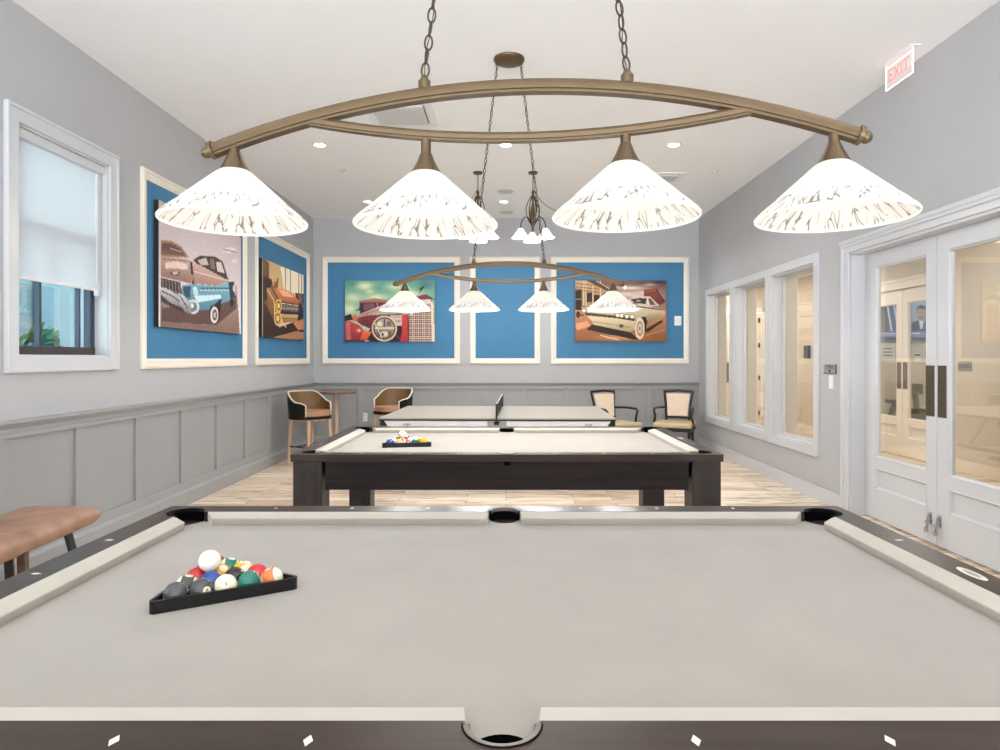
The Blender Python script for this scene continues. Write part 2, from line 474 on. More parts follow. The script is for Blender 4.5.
# ------------------------------------------------------------------ room numbers
F = 651.0; CX, CY, CZ = 506.0, 358.0, 1.39      # focal length and vanishing point of the photograph
LX, RX, BY, HZ = -3.05, 3.05, 10.31, 3.60       # left wall, right wall, back wall, ceiling
FY = -2.6                                       # wall behind the viewer
TH = 0.25

# ------------------------------------------------------------------ shell
b = MB(); b.box(LX - TH, 9.6, FY - TH, 13.3, -0.12, 0.0)
struct(b.build('floor', M['floor']))
b = MB(); b.box(LX - TH, RX + TH, FY - TH, BY + TH, HZ, HZ + 0.15)
struct(b.build('ceiling', M['ceiling']))

def wall_x(name, xa, xb, ya, yb, za, zb, holes, mat):
    """wall slab normal to X with rectangular holes (y0, y1, z0, z1), sorted by y"""
    m = MB(); y = ya
    for (h0, h1, z0, z1) in sorted(holes):
        if h0 > y: m.box(xa, xb, y, h0, za, zb)
        if z0 > za: m.box(xa, xb, h0, h1, za, z0)
        if z1 < zb: m.box(xa, xb, h0, h1, z1, zb)
        y = h1
    if y < yb: m.box(xa, xb, y, yb, za, zb)
    return struct(m.build(name, mat))
def wall_y(name, ya, yb, xa, xb, za, zb, holes, mat):
    m = MB(); x = xa
    for (h0, h1, z0, z1) in sorted(holes):
        if h0 > x: m.box(x, h0, ya, yb, za, zb)
        if z0 > za: m.box(h0, h1, ya, yb, za, z0)
        if z1 < zb: m.box(h0, h1, ya, yb, z1, zb)
        x = h1
    if x < xb: m.box(x, xb, ya, yb, za, zb)
    return struct(m.build(name, mat))

WIN = (4.05, 4.99, 1.40, 2.86)
# a second daylight window in the left wall, beside the viewer
WIN2 = (0.3, 2.3, 1.40, 2.86)
wall_x('wall_left', LX - TH, LX, FY, BY, 0, HZ, [WIN, WIN2], M['wall'])
RW = [(6.41, 7.43, 0.51, 2.33), (7.61, 8.63, 0.51, 2.33), (8.81, 9.80, 0.51, 2.33)]
DO = (3.81, 5.77, 0.0, 2.32)
wall_x('wall_right', RX, RX + TH, FY, BY, 0, HZ, RW + [DO], M['wall'])
wall_y('wall_back', BY, BY + TH, LX - TH, RX + TH, 0, HZ, [], M['wall'])
FW = [(-2.8, -1.0, 0.4, 3.35), (-0.9, 0.9, 0.4, 3.35), (1.0, 2.8, 0.4, 3.35)]  # unseen windows added behind the viewer, enlarged to let in more daylight
wall_y('wall_front', FY - TH, FY, LX - TH, RX + TH, 0, HZ, FW, M['wall'])
for k, (x0, x1, z0, z1) in enumerate(FW):
    m = MB()
    for (a, c, e, f) in ((x0, x0 + .05, z0, z1), (x1 - .05, x1, z0, z1), (x0 + .05, x1 - .05, z0, z0 + .05), (x0 + .05, x1 - .05, z1 - .05, z1), (x0 + .05, x1 - .05, 1.75, 1.81)):
        m.box(a, c, FY - .14, FY - .08, e, f)
    w = struct(m.build('window_%d' % (k + 5), M['trim']))
m = MB()
for (a, c, e, f) in ((WIN2[0], WIN2[0] + .05, 1.4, 2.86), (WIN2[1] - .05, WIN2[1], 1.4, 2.86), (WIN2[0], WIN2[1], 1.4, 1.45), (WIN2[0], WIN2[1], 2.81, 2.86)):
    m.box(LX - .2, LX - .14, a, c, e, f)
struct(m.build('window_8', M['window_dark']))

# left window: casing, sash, glass
win = MB()
cw = 0.10
y0, y1, z0, z1 = WIN
for (a, c, e, f) in ((y0 - cw, y0, z0 - .10, z1 + .10), (y1, y1 + cw, z0 - .10, z1 + .10), (y0, y1, z1, z1 + .10), (y0, y1, z0 - .10, z0)):
    win.box(LX - .002, LX + .022, a, c, e, f, .004)
# outer back band
for (a, c, e, f) in ((y0 - cw - .002, y0 - cw + .02, z0 - .102, z1 + .102), (y1 + cw - .02, y1 + cw + .002, z0 - .102, z1 + .102), (y0 - cw + .02, y1 + cw - .02, z1 + .08, z1 + .1015), (y0 - cw + .02, y1 + cw - .02, z0 - .1015, z0 - .08)):
    win.box(LX + .001, LX + .032, a, c, e, f, .003)
# jamb liner
for (a, c, e, f) in ((y0 - .001, y0 + .012, z0, z1), (y1 - .012, y1 + .001, z0, z1), (y0, y1, z1 - .012, z1 + .001), (y0, y1, z0 - .001, z0 + .012)):
    win.box(LX - .19, LX, a, c, e, f)
wo = struct(win.build('window_1', M['trim']))
s = MB()
for (a, c, e, f) in ((y0 + .012, y0 + .05, z0 + .012, z1 - .012), (y1 - .06, y1 - .012, z0 + .012, z1 - .012), (y0 + .05, y1 - .06, z1 - .05, z1 - .012), (y0 + .05, y1 - .06, 2.22, 2.29)):
    s.box(LX - .15, LX - .095, a, c, e, f, .003)
s.box(LX - .14, LX - .105, 4.40, 4.422, z0 + .06, 2.22)
s.box(LX - .14, LX - .11, 4.815, 4.835, z0 + .06, 2.22)
sash = s.build('sash', M['window_dark'], wo)
s = MB(); s.box(LX - .155, LX - .09, y0 + .012, y1 - .012, z0 + .012, z0 + .07, .004)
s.build('bottom_rail', M['brown_frame'], sash)
s = MB(); s.box(LX - .128, LX - .122, y0 + .04, y1 - .05, z0 + .06, z1 - .03)
s.build('pane', M['glass_blue'], wo)
# roller blind hung inside the casing
bl = thing('roller_blind', 'white roller blind half lowered over the window', 'blind', (LX - .05, (y0 + y1) / 2, z1))
hw = (y1 - y0) / 2 - .02
s = MB(); s.box(-.03, .04, -hw, hw, -.075, -.014, .008); s.build('cassette', M['trim'], bl)
s = MB(); s.box(-.004, -.002, -hw + .004, hw - .05, -.945, -.06); s.build('fabric', M['blind'], bl)
s = MB(); s.box(-.012, .006, -hw + .004, hw - .05, -.965, -.94, .005); s.build('bottom_bar', M['white_plastic'], bl)
s = MB(); s.box(-.02, .01, hw - .045, hw, -1.0, -.07, .003); s.build('side_channel', M['trim'], bl)

# right hand interior windows
for k, (h0, h1, a0, a1) in enumerate(RW):
    m = MB(); cw = 0.088
    for (a, c, e, f) in ((h0 - cw, h0, a0 - cw, a1 + cw), (h1, h1 + cw, a0 - cw, a1 + cw), (h0, h1, a1, a1 + cw), (h0, h1, a0 - cw, a0)):
        m.box(RX - .028, RX + .002, a, c, e, f, .005)
    for (a, c, e, f) in ((h0 - .001, h0 + .014, a0, a1), (h1 - .014, h1 + .001, a0, a1), (h0, h1, a1 - .014, a1 + .001), (h0, h1, a0 - .001, a0 + .014)):
        m.box(RX, RX + .13, a, c, e, f)
    # glazing bead
    for (a, c, e, f) in ((h0 + .014, h0 + .034, a0 + .014, a1 - .014), (h1 - .034, h1 - .014, a0 + .014, a1 - .014), (h0 + .034, h1 - .034, a1 - .034, a1 - .014), (h0 + .034, h1 - .034, a0 + .014, a0 + .034)):
        m.box(RX + .10, RX + .128, a, c, e, f, .004)
    w = struct(m.build('window_%d' % (k + 2), M['trim']))
    m = MB(); m.box(RX + .128, RX + .134, h0 + .02, h1 - .02, a0 + .02, a1 - .02); m.build('pane', M['glass'], w)
    m = MB()
    for (a, c, e, f) in ((h0 - .001, h0 + .014, a0, a1), (h1 - .014, h1 + .001, a0, a1), (h0, h1, a1 - .014, a1 + .001), (h0, h1, a0 - .001, a0 + .014)):
        m.box(RX + .135, RX + TH, a, c, e, f)
    m.build('hall_jamb', M['hall_wall'], w)

# double door in the right wall
m = MB(); y0, y1, z0, z1 = DO; cw = .105
for (a, c) in ((y1, y1 + cw), (y0 - cw, y0)):
    m.box(RX - .02, RX + .002, a, c, 0, z1 + .05, .004)
    e0, e1 = (c - .033, c + .001) if a == y1 else (a - .001, a + .033)
    m.box(RX - .036, RX - .001, e0, e1, 0, z1 + .06, .006)
m.box(RX - .021, RX + .003, y0 - cw + .002, y1 + cw - .002, z1, z1 + .108, .004)
m.box(RX - .045, RX, y0 - cw - .005, y1 + cw + .005, z1 + .075, z1 + .115, .01)
m.box(RX - .038, RX - .0005, y0 - cw - .002, y1 + cw + .002, z1 + .05, z1 + .08, .008)
m.box(RX, RX + TH, y0 - .001, y0 + .02, 0, z1); m.box(RX, RX + TH, y1 - .02, y1 + .001, 0, z1); m.box(RX, RX + TH, y0, y1, z1 - .02, z1 + .001)
struct(m.build('trim_1', M['trim']))
def door_leaf(name, xf, ya, yb, ztop, glassy, mat, hinge_hi):
    """leaf with one tall pane and a raised panel, front face at x = xf, seen from -X"""
    m = MB(); t = .045
    ga, gb, gz0, gz1 = glassy
    m.box(xf, xf + t, ya, ga, .012, ztop, .003); m.box(xf, xf + t, gb, yb, .012, ztop, .003)
    m.box(xf, xf + t, ga, gb, gz1, ztop); m.box(xf, xf + t, ga, gb, .445, gz0); m.box(xf, xf + t, ga, gb, .012, .268)
    m.box(xf + .022, xf + t - .016, ga, gb, .268, .445)
    # sloped moulding round the sunk panel and round the pane
    for (za, zb, w_, d_) in ((.268, .445, .022, .020), (gz0, gz1, .014, .012)):
        for sgn in (0,):
            L0 = [(xf - .0005, ga - .004, za - .004), (xf - .0005, gb + .004, za - .004), (xf - .0005, gb + .004, zb + .004), (xf - .0005, ga - .004, zb + .004)]
            L1 = [(xf - .004, ga + .002, za + .002), (xf - .004, gb - .002, za + .002), (xf - .004, gb - .002, zb - .002), (xf - .004, ga + .002, zb - .002)]
            L2 = [(xf + d_, ga + w_, za + w_), (xf + d_, gb - w_, za + w_), (xf + d_, gb - w_, zb - w_), (xf + d_, ga + w_, zb - w_)]
            m.loft([L0, L1, L2], caps=False)
    # bevelled bead round the pane
    for (a, c, e, f) in ((ga, ga + .016, gz0, gz1), (gb - .016, gb, gz0, gz1), (ga, gb, gz0, gz0 + .016), (ga, gb, gz1 - .016, gz1)):
        m.box(xf + .008, xf + t - .008, a, c, e, f, .004)
    o = struct(m.build(name, mat))
    m = MB(); m.box(xf + .02, xf + .025, ga + .005, gb - .005, gz0 + .005, gz1 - .005); m.build('pane', M['glass'], o)
    return o
XD = 3.17
dl = door_leaf('door_1', XD, 4.793, 5.748, 2.298, (4.905, 5.585, .54, 2.17), M['trim'], True)
dr = door_leaf('door_2', XD, 3.832, 4.787, 2.298, (3.98, 4.66, .54, 2.17), M['trim'], False)
for d, ya, yb in ((dl, 4.815, 4.912), (dr, 4.684, 4.776)):
    m = MB(); m.box(XD - .004, XD + .001, ya, yb, .955, 1.335, .0015)
    h = m.build('push_plate', M['plate'], d)
    m = MB()
    for zz in (1.06, 1.23): m.cyl((XD - .007, ya + .05, zz), (XD - .003, ya + .05, zz), .007, seg=12)
    m.build('screw', M['steel_dark'], h)
for d, yy in ((dl, 4.86), (dr, 4.755)):
    m = MB()
    m.box(XD - .006, XD + .001, yy - .018, yy + .018, .15, .24, .003)
    m.bar((XD - .012, yy, .225), (XD - .03, yy, .12), .016, .012, .003)
    m.cyl((XD - .035, yy, .122), (XD - .035, yy, .092), .015, seg=14)
    m.cyl((XD - .025, yy - .02, .165), (XD - .025, yy + .02, .165), .009, seg=12)
    m.build('door_holder', M['chrome'], d)

# baseboards, wainscot, chair rail
m = MB(); m.box(RX - .016, RX, 5.912, BY, 0, .15, .004); m.box(RX - .022, RX, 5.912, BY, .128, .15, .006); m.box(RX - .016, RX, FY, 3.665, 0, .15, .004)
struct(m.build('baseboard_right', M['trim']))
def rail_profile(side):
    # (offset from wall, z)
    return [(0, .90), (.03, .90), (.03, .925), (.016, .925), (.016, .955), (.028, .962), (.04, .978), (.052, .985), (.058, .995), (.058, 1.008), (0, 1.008)]
def sweep_y(m, prof, x, sgn, ya, yb):
    A = [(x + sgn * d, ya, z) for d, z in prof]; B = [(x + sgn * d, yb, z) for d, z in prof]
    m.loft([A, B])
def sweep_x(m, prof, y, sgn, xa, xb):
    m.loft([[(xa, y + sgn * d, z) for d, z in prof], [(xb, y + sgn * d, z) for d, z in prof]])
BASE = [(0, 0), (.042, 0), (.042, .125), (.034, .14), (.026, .15), (.026, .225), (0, .225)]
m = MB(); sweep_y(m, rail_profile(0), LX, 1, FY, BY)
struct(m.build('trim_2', M['wainscot']))
m = MB(); sweep_y(m, BASE, LX, 1, FY, BY)
struct(m.build('baseboard_left', M['wainscot']))
m = MB(); yy = 4.53 + .1 - 0.742 * 9
while yy < BY - .1:
    m.box(LX, LX + .026, yy - .05, yy + .05, .22, .905, .002); yy += .742
m.box(LX, LX + .005, FY, BY, .2, .92)
m.box(LX, LX + .018, BY - .09, BY, .22, .905)
struct(m.build('wall_left_panelling', M['wainscot']))
m = MB(); sweep_x(m, rail_profile(0), BY, -1, LX, RX)
struct(m.build('trim_3', M['wainscot']))
m = MB(); sweep_x(m, BASE, BY, -1, LX, RX)
struct(m.build('baseboard_back', M['wainscot']))
m = MB()
for px in (360.5, 401, 442.5, 483.5, 524.5, 566.5, 608, 649, 690.5, 319):
    xx = (px - CX) * (BY - .01) / F
    m.box(xx - .042, xx + .042, BY - .026, BY, .22, .905, .002)
m.box(LX, RX, BY - .005, BY, .2, .92)
struct(m.build('wall_back_panelling', M['wainscot']))

# ------------------------------------------------------------------ hall beyond the right wall, gym behind it
HX = 5.55
wall_x('wall_hall', HX, HX + .1, 1.5, 13.0, 0, 2.9, [(8.25, 10.09, 0, 2.36)], M['hall_wall'])
HD = [(3.95, 5.12, 0, 2.3)]
wall_y('wall_hall_end', 13.0, 13.1, RX + TH, 9.5, 0, 2.9, HD, M['hall_wall'])
wall_y('wall_hall_near', 1.4, 1.5, RX + TH, 9.5, 0, 2.9, [], M['hall_wall'])
wall_x('wall_hall_inner', RX + TH, RX + TH + .02, 1.5, 13.0, 0, 2.9, RW + [DO], M['hall_wall'])
wall_y('wall_gym', 12.0, 12.1, HX + .1, 9.5, 0, 2.9, [], M['hall_wall'])
wall_x('wall_gym_side', 9.4, 9.5, 1.5, 13.0, 0, 2.9, [], M['hall_wall'])
m = MB(); m.box(RX + TH, 9.5, 1.4, 13.1, 2.9, 3.0); struct(m.build('ceiling_hall', M['ceiling']))
m = MB(); m.box(HX - .016, HX, 1.5, 8.11, 0, .15, .004); m.box(HX - .016, HX, 10.23, 13, 0, .15, .004)
struct(m.build('baseboard_hall', M['hall_trim']))
m = MB()
for (a, c) in ((10.09, 10.23), (8.11, 8.25)): m.box(HX - .022, HX, a, c, 0, 2.5, .005)
m.box(HX - .022, HX, 8.11, 10.23, 2.36, 2.5, .005); m.box(HX - .04, HX, 8.1, 10.24, 2.46, 2.5, .006)
struct(m.build('trim_4', M['hall_trim']))
XE = HX + .03
d3 = door_leaf('door_3', XE, 9.175, 10.085, 2.358, (9.30, 9.93, .54, 2.17), M['hall_trim'], True)
d4 = door_leaf('door_4', XE, 8.255, 9.165, 2.358, (8.41, 9.04, .54, 2.17), M['hall_trim'], True)
for d, ya in ((d3, 9.19), (d4, 9.05)):
    m = MB(); m.box(XE - .004, XE + .001, ya, ya + .1, .955, 1.335, .0015); m.build('push_plate', M['plate'], d)
# end-of-hall door with a bright gap at its hinges
m = MB()
m.box(3.86, 3.95, 12.975, 13.0, 0, 2.4, .004); m.box(5.12, 5.21, 12.975, 13.0, 0, 2.4, .004); m.box(3.86, 5.21, 12.975, 13.0, 2.3, 2.4, .004)
struct(m.build('trim_5', M['hall_trim']))
def panel_door(name, x0, x1, y, zt):
    m = MB()
    m.box(x0, x1, y, y + .03, .012, zt)
    for (a, c) in ((.15, .8), (.95, 1.35), (1.5, zt - .15)):
        for (p, q, e, f) in ((x0 + .1, x1 - .1, a, a + .02), (x0 + .1, x1 - .1, c - .02, c), (x0 + .1, x0 + .12, a, c), (x1 - .12, x1 - .1, a, c)):
            m.box(p, q, y - .008, y + .001, e, f, .003)
    return struct(m.build(name, M['hall_trim']))
e1 = panel_door('door_5', 4.03, 4.56, 13.02, 2.28); e2 = panel_door('door_6', 4.58, 5.11, 13.02, 2.28)
for d, xx in ((e1, 4.50), (e2, 5.06)):
    m = MB()
    for zz in (.25, .95, 1.6, 2.1): m.box(xx - .02, xx + .02, 13.005, 13.02, zz, zz + .09, .003)
    m.build('hinge', M['steel_dark'], d)
m = MB(); m.box(4.37, 4.45, 13.0, 13.02, .9, 1.3, .004); m.build('handle_plate', M['plate'], e1)

# hall wall things
t = thing('room_sign', 'small grey room sign on the beige hall wall past the glazed door', 'sign', (HX, 7.87, 1.29))
m = MB(); m.box(-.006, 0, -.12, .12, -.06, .06, .003); m.build('plate', M['sign_grey'], t)
text_obj('CONC', .07, M['ink'], t, Matrix.Translation((-.0065, 0, .0)) @ Matrix.Rotation(-PI / 2, 4, 'Z') @ Matrix.Rotation(PI / 2, 4, 'X'))
t = thing('card_reader', 'small dark reader box on the hall wall seen through the window nearest the door', 'card reader', (HX, 11.95, 1.50))
m = MB(); m.box(-.05, 0, -.09, .09, -.12, .12, .01); m.build('housing', M['plate'], t)
m = MB(); m.cyl((-.056, .03, .05), (-.049, .03, .05), .02, seg=14); m.build('button', M['black_plastic'], t)

# gym: wall screen, notices, exercise bike
P = Paint(120, 78, 0, 120, 0, 78, (40, 44, 56), (70, 74, 90))
P.rect(0, 0, 120, 78, (58, 62, 60))
for k in range(9):
    P.poly([(18 + k * 7, 4), (22 + k * 7, 4), (32 + k * 7, 62), (28 + k * 7, 62)], (228, 232, 244) if k % 2 == 0 else (52, 72, 140))
P.poly([(0, 4), (18, 4), (28, 62), (0, 62)], (62, 66, 58))
P.rect(66, 3, 120, 62, (168, 172, 182), (140, 146, 158))
P.poly([(68, 62), (72, 46), (84, 42), (104, 42), (114, 48), (118, 62)], (38, 44, 66))
P.poly([(88, 42), (98, 42), (95, 58), (91, 58)], (226, 228, 236))
P.ell(93, 27, 10, 14, (176, 140, 120)); P.poly([(83, 24), (84, 14), (93, 10), (102, 14), (103, 24), (100, 19), (86, 19)], (46, 38, 36))
P.ell(89, 26, 1.6, 1.2, (50, 40, 40)); P.ell(97, 26, 1.6, 1.2, (50, 40, 40)); P.rect(90, 34, 97, 35.4, (120, 78, 72)); P.poly([(84, 33), (102, 33), (98, 41), (88, 41)], (120, 92, 80), k=.5)
P.rect(0, 63, 120, 74, (112, 118, 170)); P.rect(4, 66, 90, 68, (226, 228, 240)); P.rect(4, 70, 70, 71.4, (206, 210, 230)); P.rect(0, 74, 120, 78, (26, 26, 30))
tv = thing('wall_television', 'lit television behind the far hall doors showing a striped flag and a man', 'television', (7.33, 12.0, 2.1))
m = MB(); m.box(-.54, .54, -.06, 0, -.38, .38, .01); m.build('casing', M['black_plastic'], tv)
P.mesh('screen', lambda u, v: (-.52 + 1.04 * u, -.0615, .36 - .72 * v), M['screen'], tv)
t = thing('paper_notice', 'pale paper notice taped to the gym wall below the television', 'notice', (7.03, 12.0, 1.5))
m = MB(); m.box(-.13, .13, -.003, 0, -.17, .17); m.build('sheet', M['paper'], t)
m = MB()
for zz in (.06, .0, -.06): m.box(-.09, .09, -.0035, -.003, zz - .008, zz + .008)
m.build('printed_line', M['ink'], t)
t = thing('thermostat', 'square wall thermostat on the gym wall to the right of the notice', 'thermostat', (7.57, 12.0, 1.40))
m = MB(); m.box(-.06, .06, -.025, 0, -.08, .08, .006); m.build('case', M['white_plastic'], t)
m = MB(); m.box(-.05, .05, -.027, -.024, .03, .065); m.build('display', M['steel_dark'], t)
bike = thing('exercise_bike', 'black exercise bike seen low through the far hall door', 'exercise bike', (6.75, 11.1, 0))
m = MB()
m.bar((-.5, 0, .03), (.5, 0, .03), .08, .06, .01); m.bar((-.45, -.25, .03), (-.45, .25, .03), .06, .06, .01); m.bar((.45, -.25, .03), (.45, .25, .03), .06, .06, .01)
m.bar((-.3, 0, .05), (-.12, 0, .62), .07, .07, .01); m.bar((.3, 0, .05), (.22, 0, .8), .07, .07, .01); m.bar((-.2, 0, .35), (.25, 0, .45), .06, .08, .01)
m.build('frame', M['black_plastic'], bike)
m = MB(); m.cyl((.28, -.05, .3), (.28, .05, .3), .24, seg=28); m.build('flywheel', M['steel_dark'], bike)
m = MB(); m.box(-.25, .0, -.1, .1, .62, .68, .025); m.build('saddle', M['black_plastic'], bike)
m = MB(); m.tube([(.1, -.22, .86), (.22, -.2, .8), (.24, 0, .78), (.22, .2, .8), (.1, .22, .86)], .018); m.build('handlebar', M['black_plastic'], bike)
m = MB(); m.box(.22, .3, -.1, .1, .78, .95, .02); m.build('console', M['steel_dark'], bike)

# ------------------------------------------------------------------ wall pieces: blue panels, pictures, fittings
def to_wall(side):
    """matrix whose local x runs along the wall, y up, z out into the room"""
    if side == 'back': return Matrix(((1, 0, 0, 0), (0, 0, -1, 0), (0, 1, 0, 0), (0, 0, 0, 1)))
    if side == 'left': return Matrix(((0, 0, 1, 0), (1, 0, 0, 0), (0, 1, 0, 0), (0, 0, 0, 1)))
    if side == 'right': return Matrix(((0, 0, -1, 0), (-1, 0, 0, 0), (0, 1, 0, 0), (0, 0, 0, 1)))
def framed_panel(label, side, loc, w, h):
    t = thing('framed_wall_panel', label, 'wall panel', loc, 0, 'blue panels in cream mouldings')
    W = to_wall(side)
    m = MB(); fw = .088
    pr = [(0, 0), (0, .022), (.012, .03), (.03, .03), (.036, .022), (.066, .018), (.074, .012), (fw, .008), (fw, 0)]
    loops = []
    for (sx, sy) in ((-1, -1), (1, -1), (1, 1), (-1, 1), (-1, -1)):
        loops.append([W @ Vector((sx * (w / 2 - d), sy * (h / 2 - d), o)) for d, o in pr])
    m.loft(loops, closed=True, caps=False)
    bmesh.ops.remove_doubles(m.bm, verts=m.bm.verts, dist=1e-5)
    m.build('moulding', M['cream'], t)
    m = MB(); vs = m.box(-w / 2 + fw - .01, w / 2 - fw + .01, -h / 2 + fw - .01, h / 2 - fw + .01, 0, .004, mat=W); m.build('panel', M['blue'], t)
    return t
PZ = (1.297 + 2.99) / 2; PH = 2.99 - 1.297
framed_panel('blue panel in cream moulding on the back wall around the red truck picture', 'back', (-1.82, BY, PZ), 2.18, PH)
framed_panel('narrow blue panel in cream moulding with no picture in it', 'back', (-.015, BY, PZ), 1.11, PH)
framed_panel('blue panel in cream moulding on the back wall around the sepia white car picture', 'back', (1.805, BY, PZ), 2.19, PH)
framed_panel('blue panel in cream moulding beside the window around the pale blue car picture', 'left', (LX, 6.52, PZ), 2.19, PH)
framed_panel('blue panel in cream moulding near the corner around the rusty orange car picture', 'left', (LX, 8.97, PZ), 2.12, PH)

def canvas(label, side, loc, w, h, P, dep=.045):
    t = thing('car_picture', label, 'picture', loc, 0, 'classic car canvases')
    W = to_wall(side)
    m = MB(); m.box(-w / 2, w / 2, -h / 2, h / 2, .004, dep, mat=W); m.build('canvas', M['canvas_edge'], t)
    P.mesh('print', lambda u, v: W @ Vector(((u - .5) * w * .998, (.5 - v) * h * .998, dep + .0006)), M['picture'], t)
    return t

# picture of the pale blue saloon (left wall)
def left_conv(ox, oy, k, ya, yb, za, zb):
    def f(p):
        px, py = ox + p[0] / k, oy + p[1] / k
        Y = F * (LX + .045) / (px - CX); Z = CZ + (CY - py) * Y / F
        return ((Y - ya) / (yb - ya), (zb - Z) / (zb - za))
    return f
A1 = (5.63, 7.38, 1.66, 2.76)
P = Paint(170, 120, 0, 1, 0, 1, (196, 180, 182), (236, 226, 226), left_conv(150, 215, 6, *A1))
P.poly([(60, 460), (520, 420), (540, 730), (60, 720)], (186, 160, 150), (120, 92, 82))
P.grain(9, .6, 1)
P.poly([(70, 560), (520, 480), (520, 560), (400, 660), (70, 640)], (84, 58, 58), k=.8)
P.ell(480, 212, 40, 18, (226, 214, 206)); P.line([(440, 205), (520, 225)], 5, (80, 62, 60)); P.ell(508, 275, 16, 12, (222, 212, 206))
P.poly([(66, 150), (130, 156), (190, 192), (232, 255), (66, 248)], (160, 118, 86))
P.poly([(70, 168), (126, 170), (180, 200), (215, 246), (70, 236)], (84, 58, 50), (126, 94, 78))
P.line([(120, 200), (190, 220)], 6, (196, 170, 150))
P.poly([(66, 246), (150, 252), (235, 268), (252, 300), (246, 412), (180, 396), (66, 372)], (206, 172, 158), (150, 112, 98))
P.poly([(90, 285), (170, 278), (228, 300), (222, 330), (150, 320), (90, 320)], (232, 208, 196))
P.line([(70, 262), (235, 278)], 5, (110, 76, 66)); P.ell(150, 350, 30, 16, (96, 68, 60)); P.ell(150, 348, 18, 10, (206, 186, 176))
P.poly([(66, 376), (180, 400), (190, 480), (66, 452)], (58, 42, 42))
for k in range(6): P.line([(75 + k * 19, 382 + k * 4), (80 + k * 19, 460 + k * 4)], 4, (160, 142, 134))
P.poly([(66, 430), (122, 452), (195, 500), (216, 566), (120, 524), (66, 478)], (214, 212, 216), (130, 124, 128))
P.line([(66, 455), (130, 485), (205, 540)], 7, (50, 42, 46)); P.poly([(66, 480), (120, 526), (210, 568), (200, 590), (66, 520)], (70, 52, 54))
P.poly([(255, 270), (296, 240), (390, 244), (440, 276), (474, 388), (420, 376), (300, 312)], (64, 50, 48))
P.line([(256, 268), (300, 240), (392, 246), (438, 276), (472, 384)], 7, (206, 190, 180))
P.poly([(284, 272), (336, 256), (352, 300), (306, 300)], (196, 182, 176)); P.poly([(356, 262), (384, 262), (392, 330), (364, 318)], (122, 106, 100)); P.poly([(396, 282), (426, 282), (448, 350), (404, 338)], (212, 200, 194))
P.poly([(255, 282), (310, 306), (440, 376), (474, 398), (400, 424), (258, 410)], (208, 170, 156), (166, 126, 114))
P.line([(262, 340), (460, 392)], 6, (232, 206, 192)); P.line([(246, 280), (258, 416)], 14, (52, 40, 42)); P.ell(250, 375, 11, 22, (160, 130, 116))
P.poly([(192, 420), (270, 414), (400, 426), (474, 400), (504, 428), (502, 506), (420, 536), (380, 566), (290, 574), (232, 560), (186, 500)], (136, 184, 202), (84, 128, 150))
P.poly([(262, 484), (424, 478), (428, 500), (286, 526)], (206, 236, 244)); P.poly([(256, 432), (280, 430), (292, 480), (262, 480)], (196, 226, 234)); P.poly([(196, 430), (244, 428), (240, 500), (206, 494)], (52, 76, 96))
P.line([(300, 440), (480, 440)], 9, (70, 100, 118)); P.line([(300, 452), (480, 452)], 4, (214, 228, 232))
P.ell(256, 552, 40, 44, (214, 216, 218)); P.ell(256, 552, 27, 30, (112, 124, 132)); P.ell(250, 545, 12, 14, (240, 240, 240))
P.poly([(170, 466), (206, 486), (246, 540), (250, 600), (206, 578), (180, 532)], (222, 220, 222), (120, 114, 116)); P.line([(176, 480), (225, 560)], 6, (60, 56, 60))
P.poly([(352, 600), (360, 550), (384, 536), (430, 500), (424, 560), (414, 640), (384, 660)], (40, 30, 32))
P.ell(386, 600, 24, 50, (226, 218, 212)); P.ell(388, 600, 15, 34, (92, 74, 74)); P.ell(388, 600, 8, 18, (190, 178, 172))
P.ell(490, 524, 12, 26, (40, 32, 34)); P.poly([(470, 400), (506, 400), (508, 500), (480, 500)], (44, 58, 66)); P.ell(505, 440, 8, 22, (200, 200, 200))
P.grain(5)
canvas('picture of a pale blue and bronze classic saloon beside the window', 'left', (LX, (A1[0] + A1[1]) / 2, (A1[2] + A1[3]) / 2), A1[1] - A1[0], A1[3] - A1[2], P)
A2 = (8.02, 9.66, 1.65, 2.62)
P = Paint(150, 110, 0, 1, 0, 1, (206, 172, 124), (226, 196, 150), left_conv(255, 250, 7.895, *A2))
P.poly([(60, 60), (110, 100), (110, 700), (60, 700)], (70, 46, 34), k=.75)
P.poly([(200, 130), (390, 190), (390, 350), (230, 330)], (244, 228, 200))
for x in (240, 280, 345, 368): P.line([(x, 120), (x, 345)], 5, (120, 92, 66))
P.poly([(60, 200), (130, 230), (150, 330), (60, 420)], (58, 36, 28))
P.poly([(318, 338), (392, 346), (392, 570), (330, 560)], (48, 30, 24)); P.ell(362, 380, 14, 40, (120, 84, 60)); P.line([(340, 350), (385, 460)], 6, (150, 120, 90))
P.poly([(60, 400), (110, 470), (190, 610), (330, 560), (392, 520), (392, 720), (60, 720)], (62, 38, 28), (38, 24, 20))
P.poly([(90, 300), (150, 292), (205, 400), (208, 570), (172, 606), (110, 480)], (176, 124, 72), (96, 62, 40))
P.line([(95, 310), (150, 400), (160, 580)], 9, (222, 180, 120)); P.line([(130, 300), (190, 400)], 8, (70, 44, 32))
P.poly([(125, 282), (187, 200), (176, 336)], (142, 84, 46)); P.line([(187, 202), (140, 282)], 6, (232, 190, 130))
P.poly([(160, 300), (262, 318), (354, 404), (342, 430), (216, 404), (170, 345)], (226, 142, 98), (176, 88, 54)); P.poly([(185, 315), (255, 325), (310, 375), (220, 365)], (242, 176, 136))
P.poly([(206, 404), (345, 428), (345, 516), (206, 505)], (44, 30, 28)); P.poly([(216, 432), (342, 448), (342, 492), (216, 482)], (150, 140, 140), (90, 82, 86))
for x in range(225, 340, 18): P.line([(x, 434), (x, 486)], 5, (52, 40, 44))
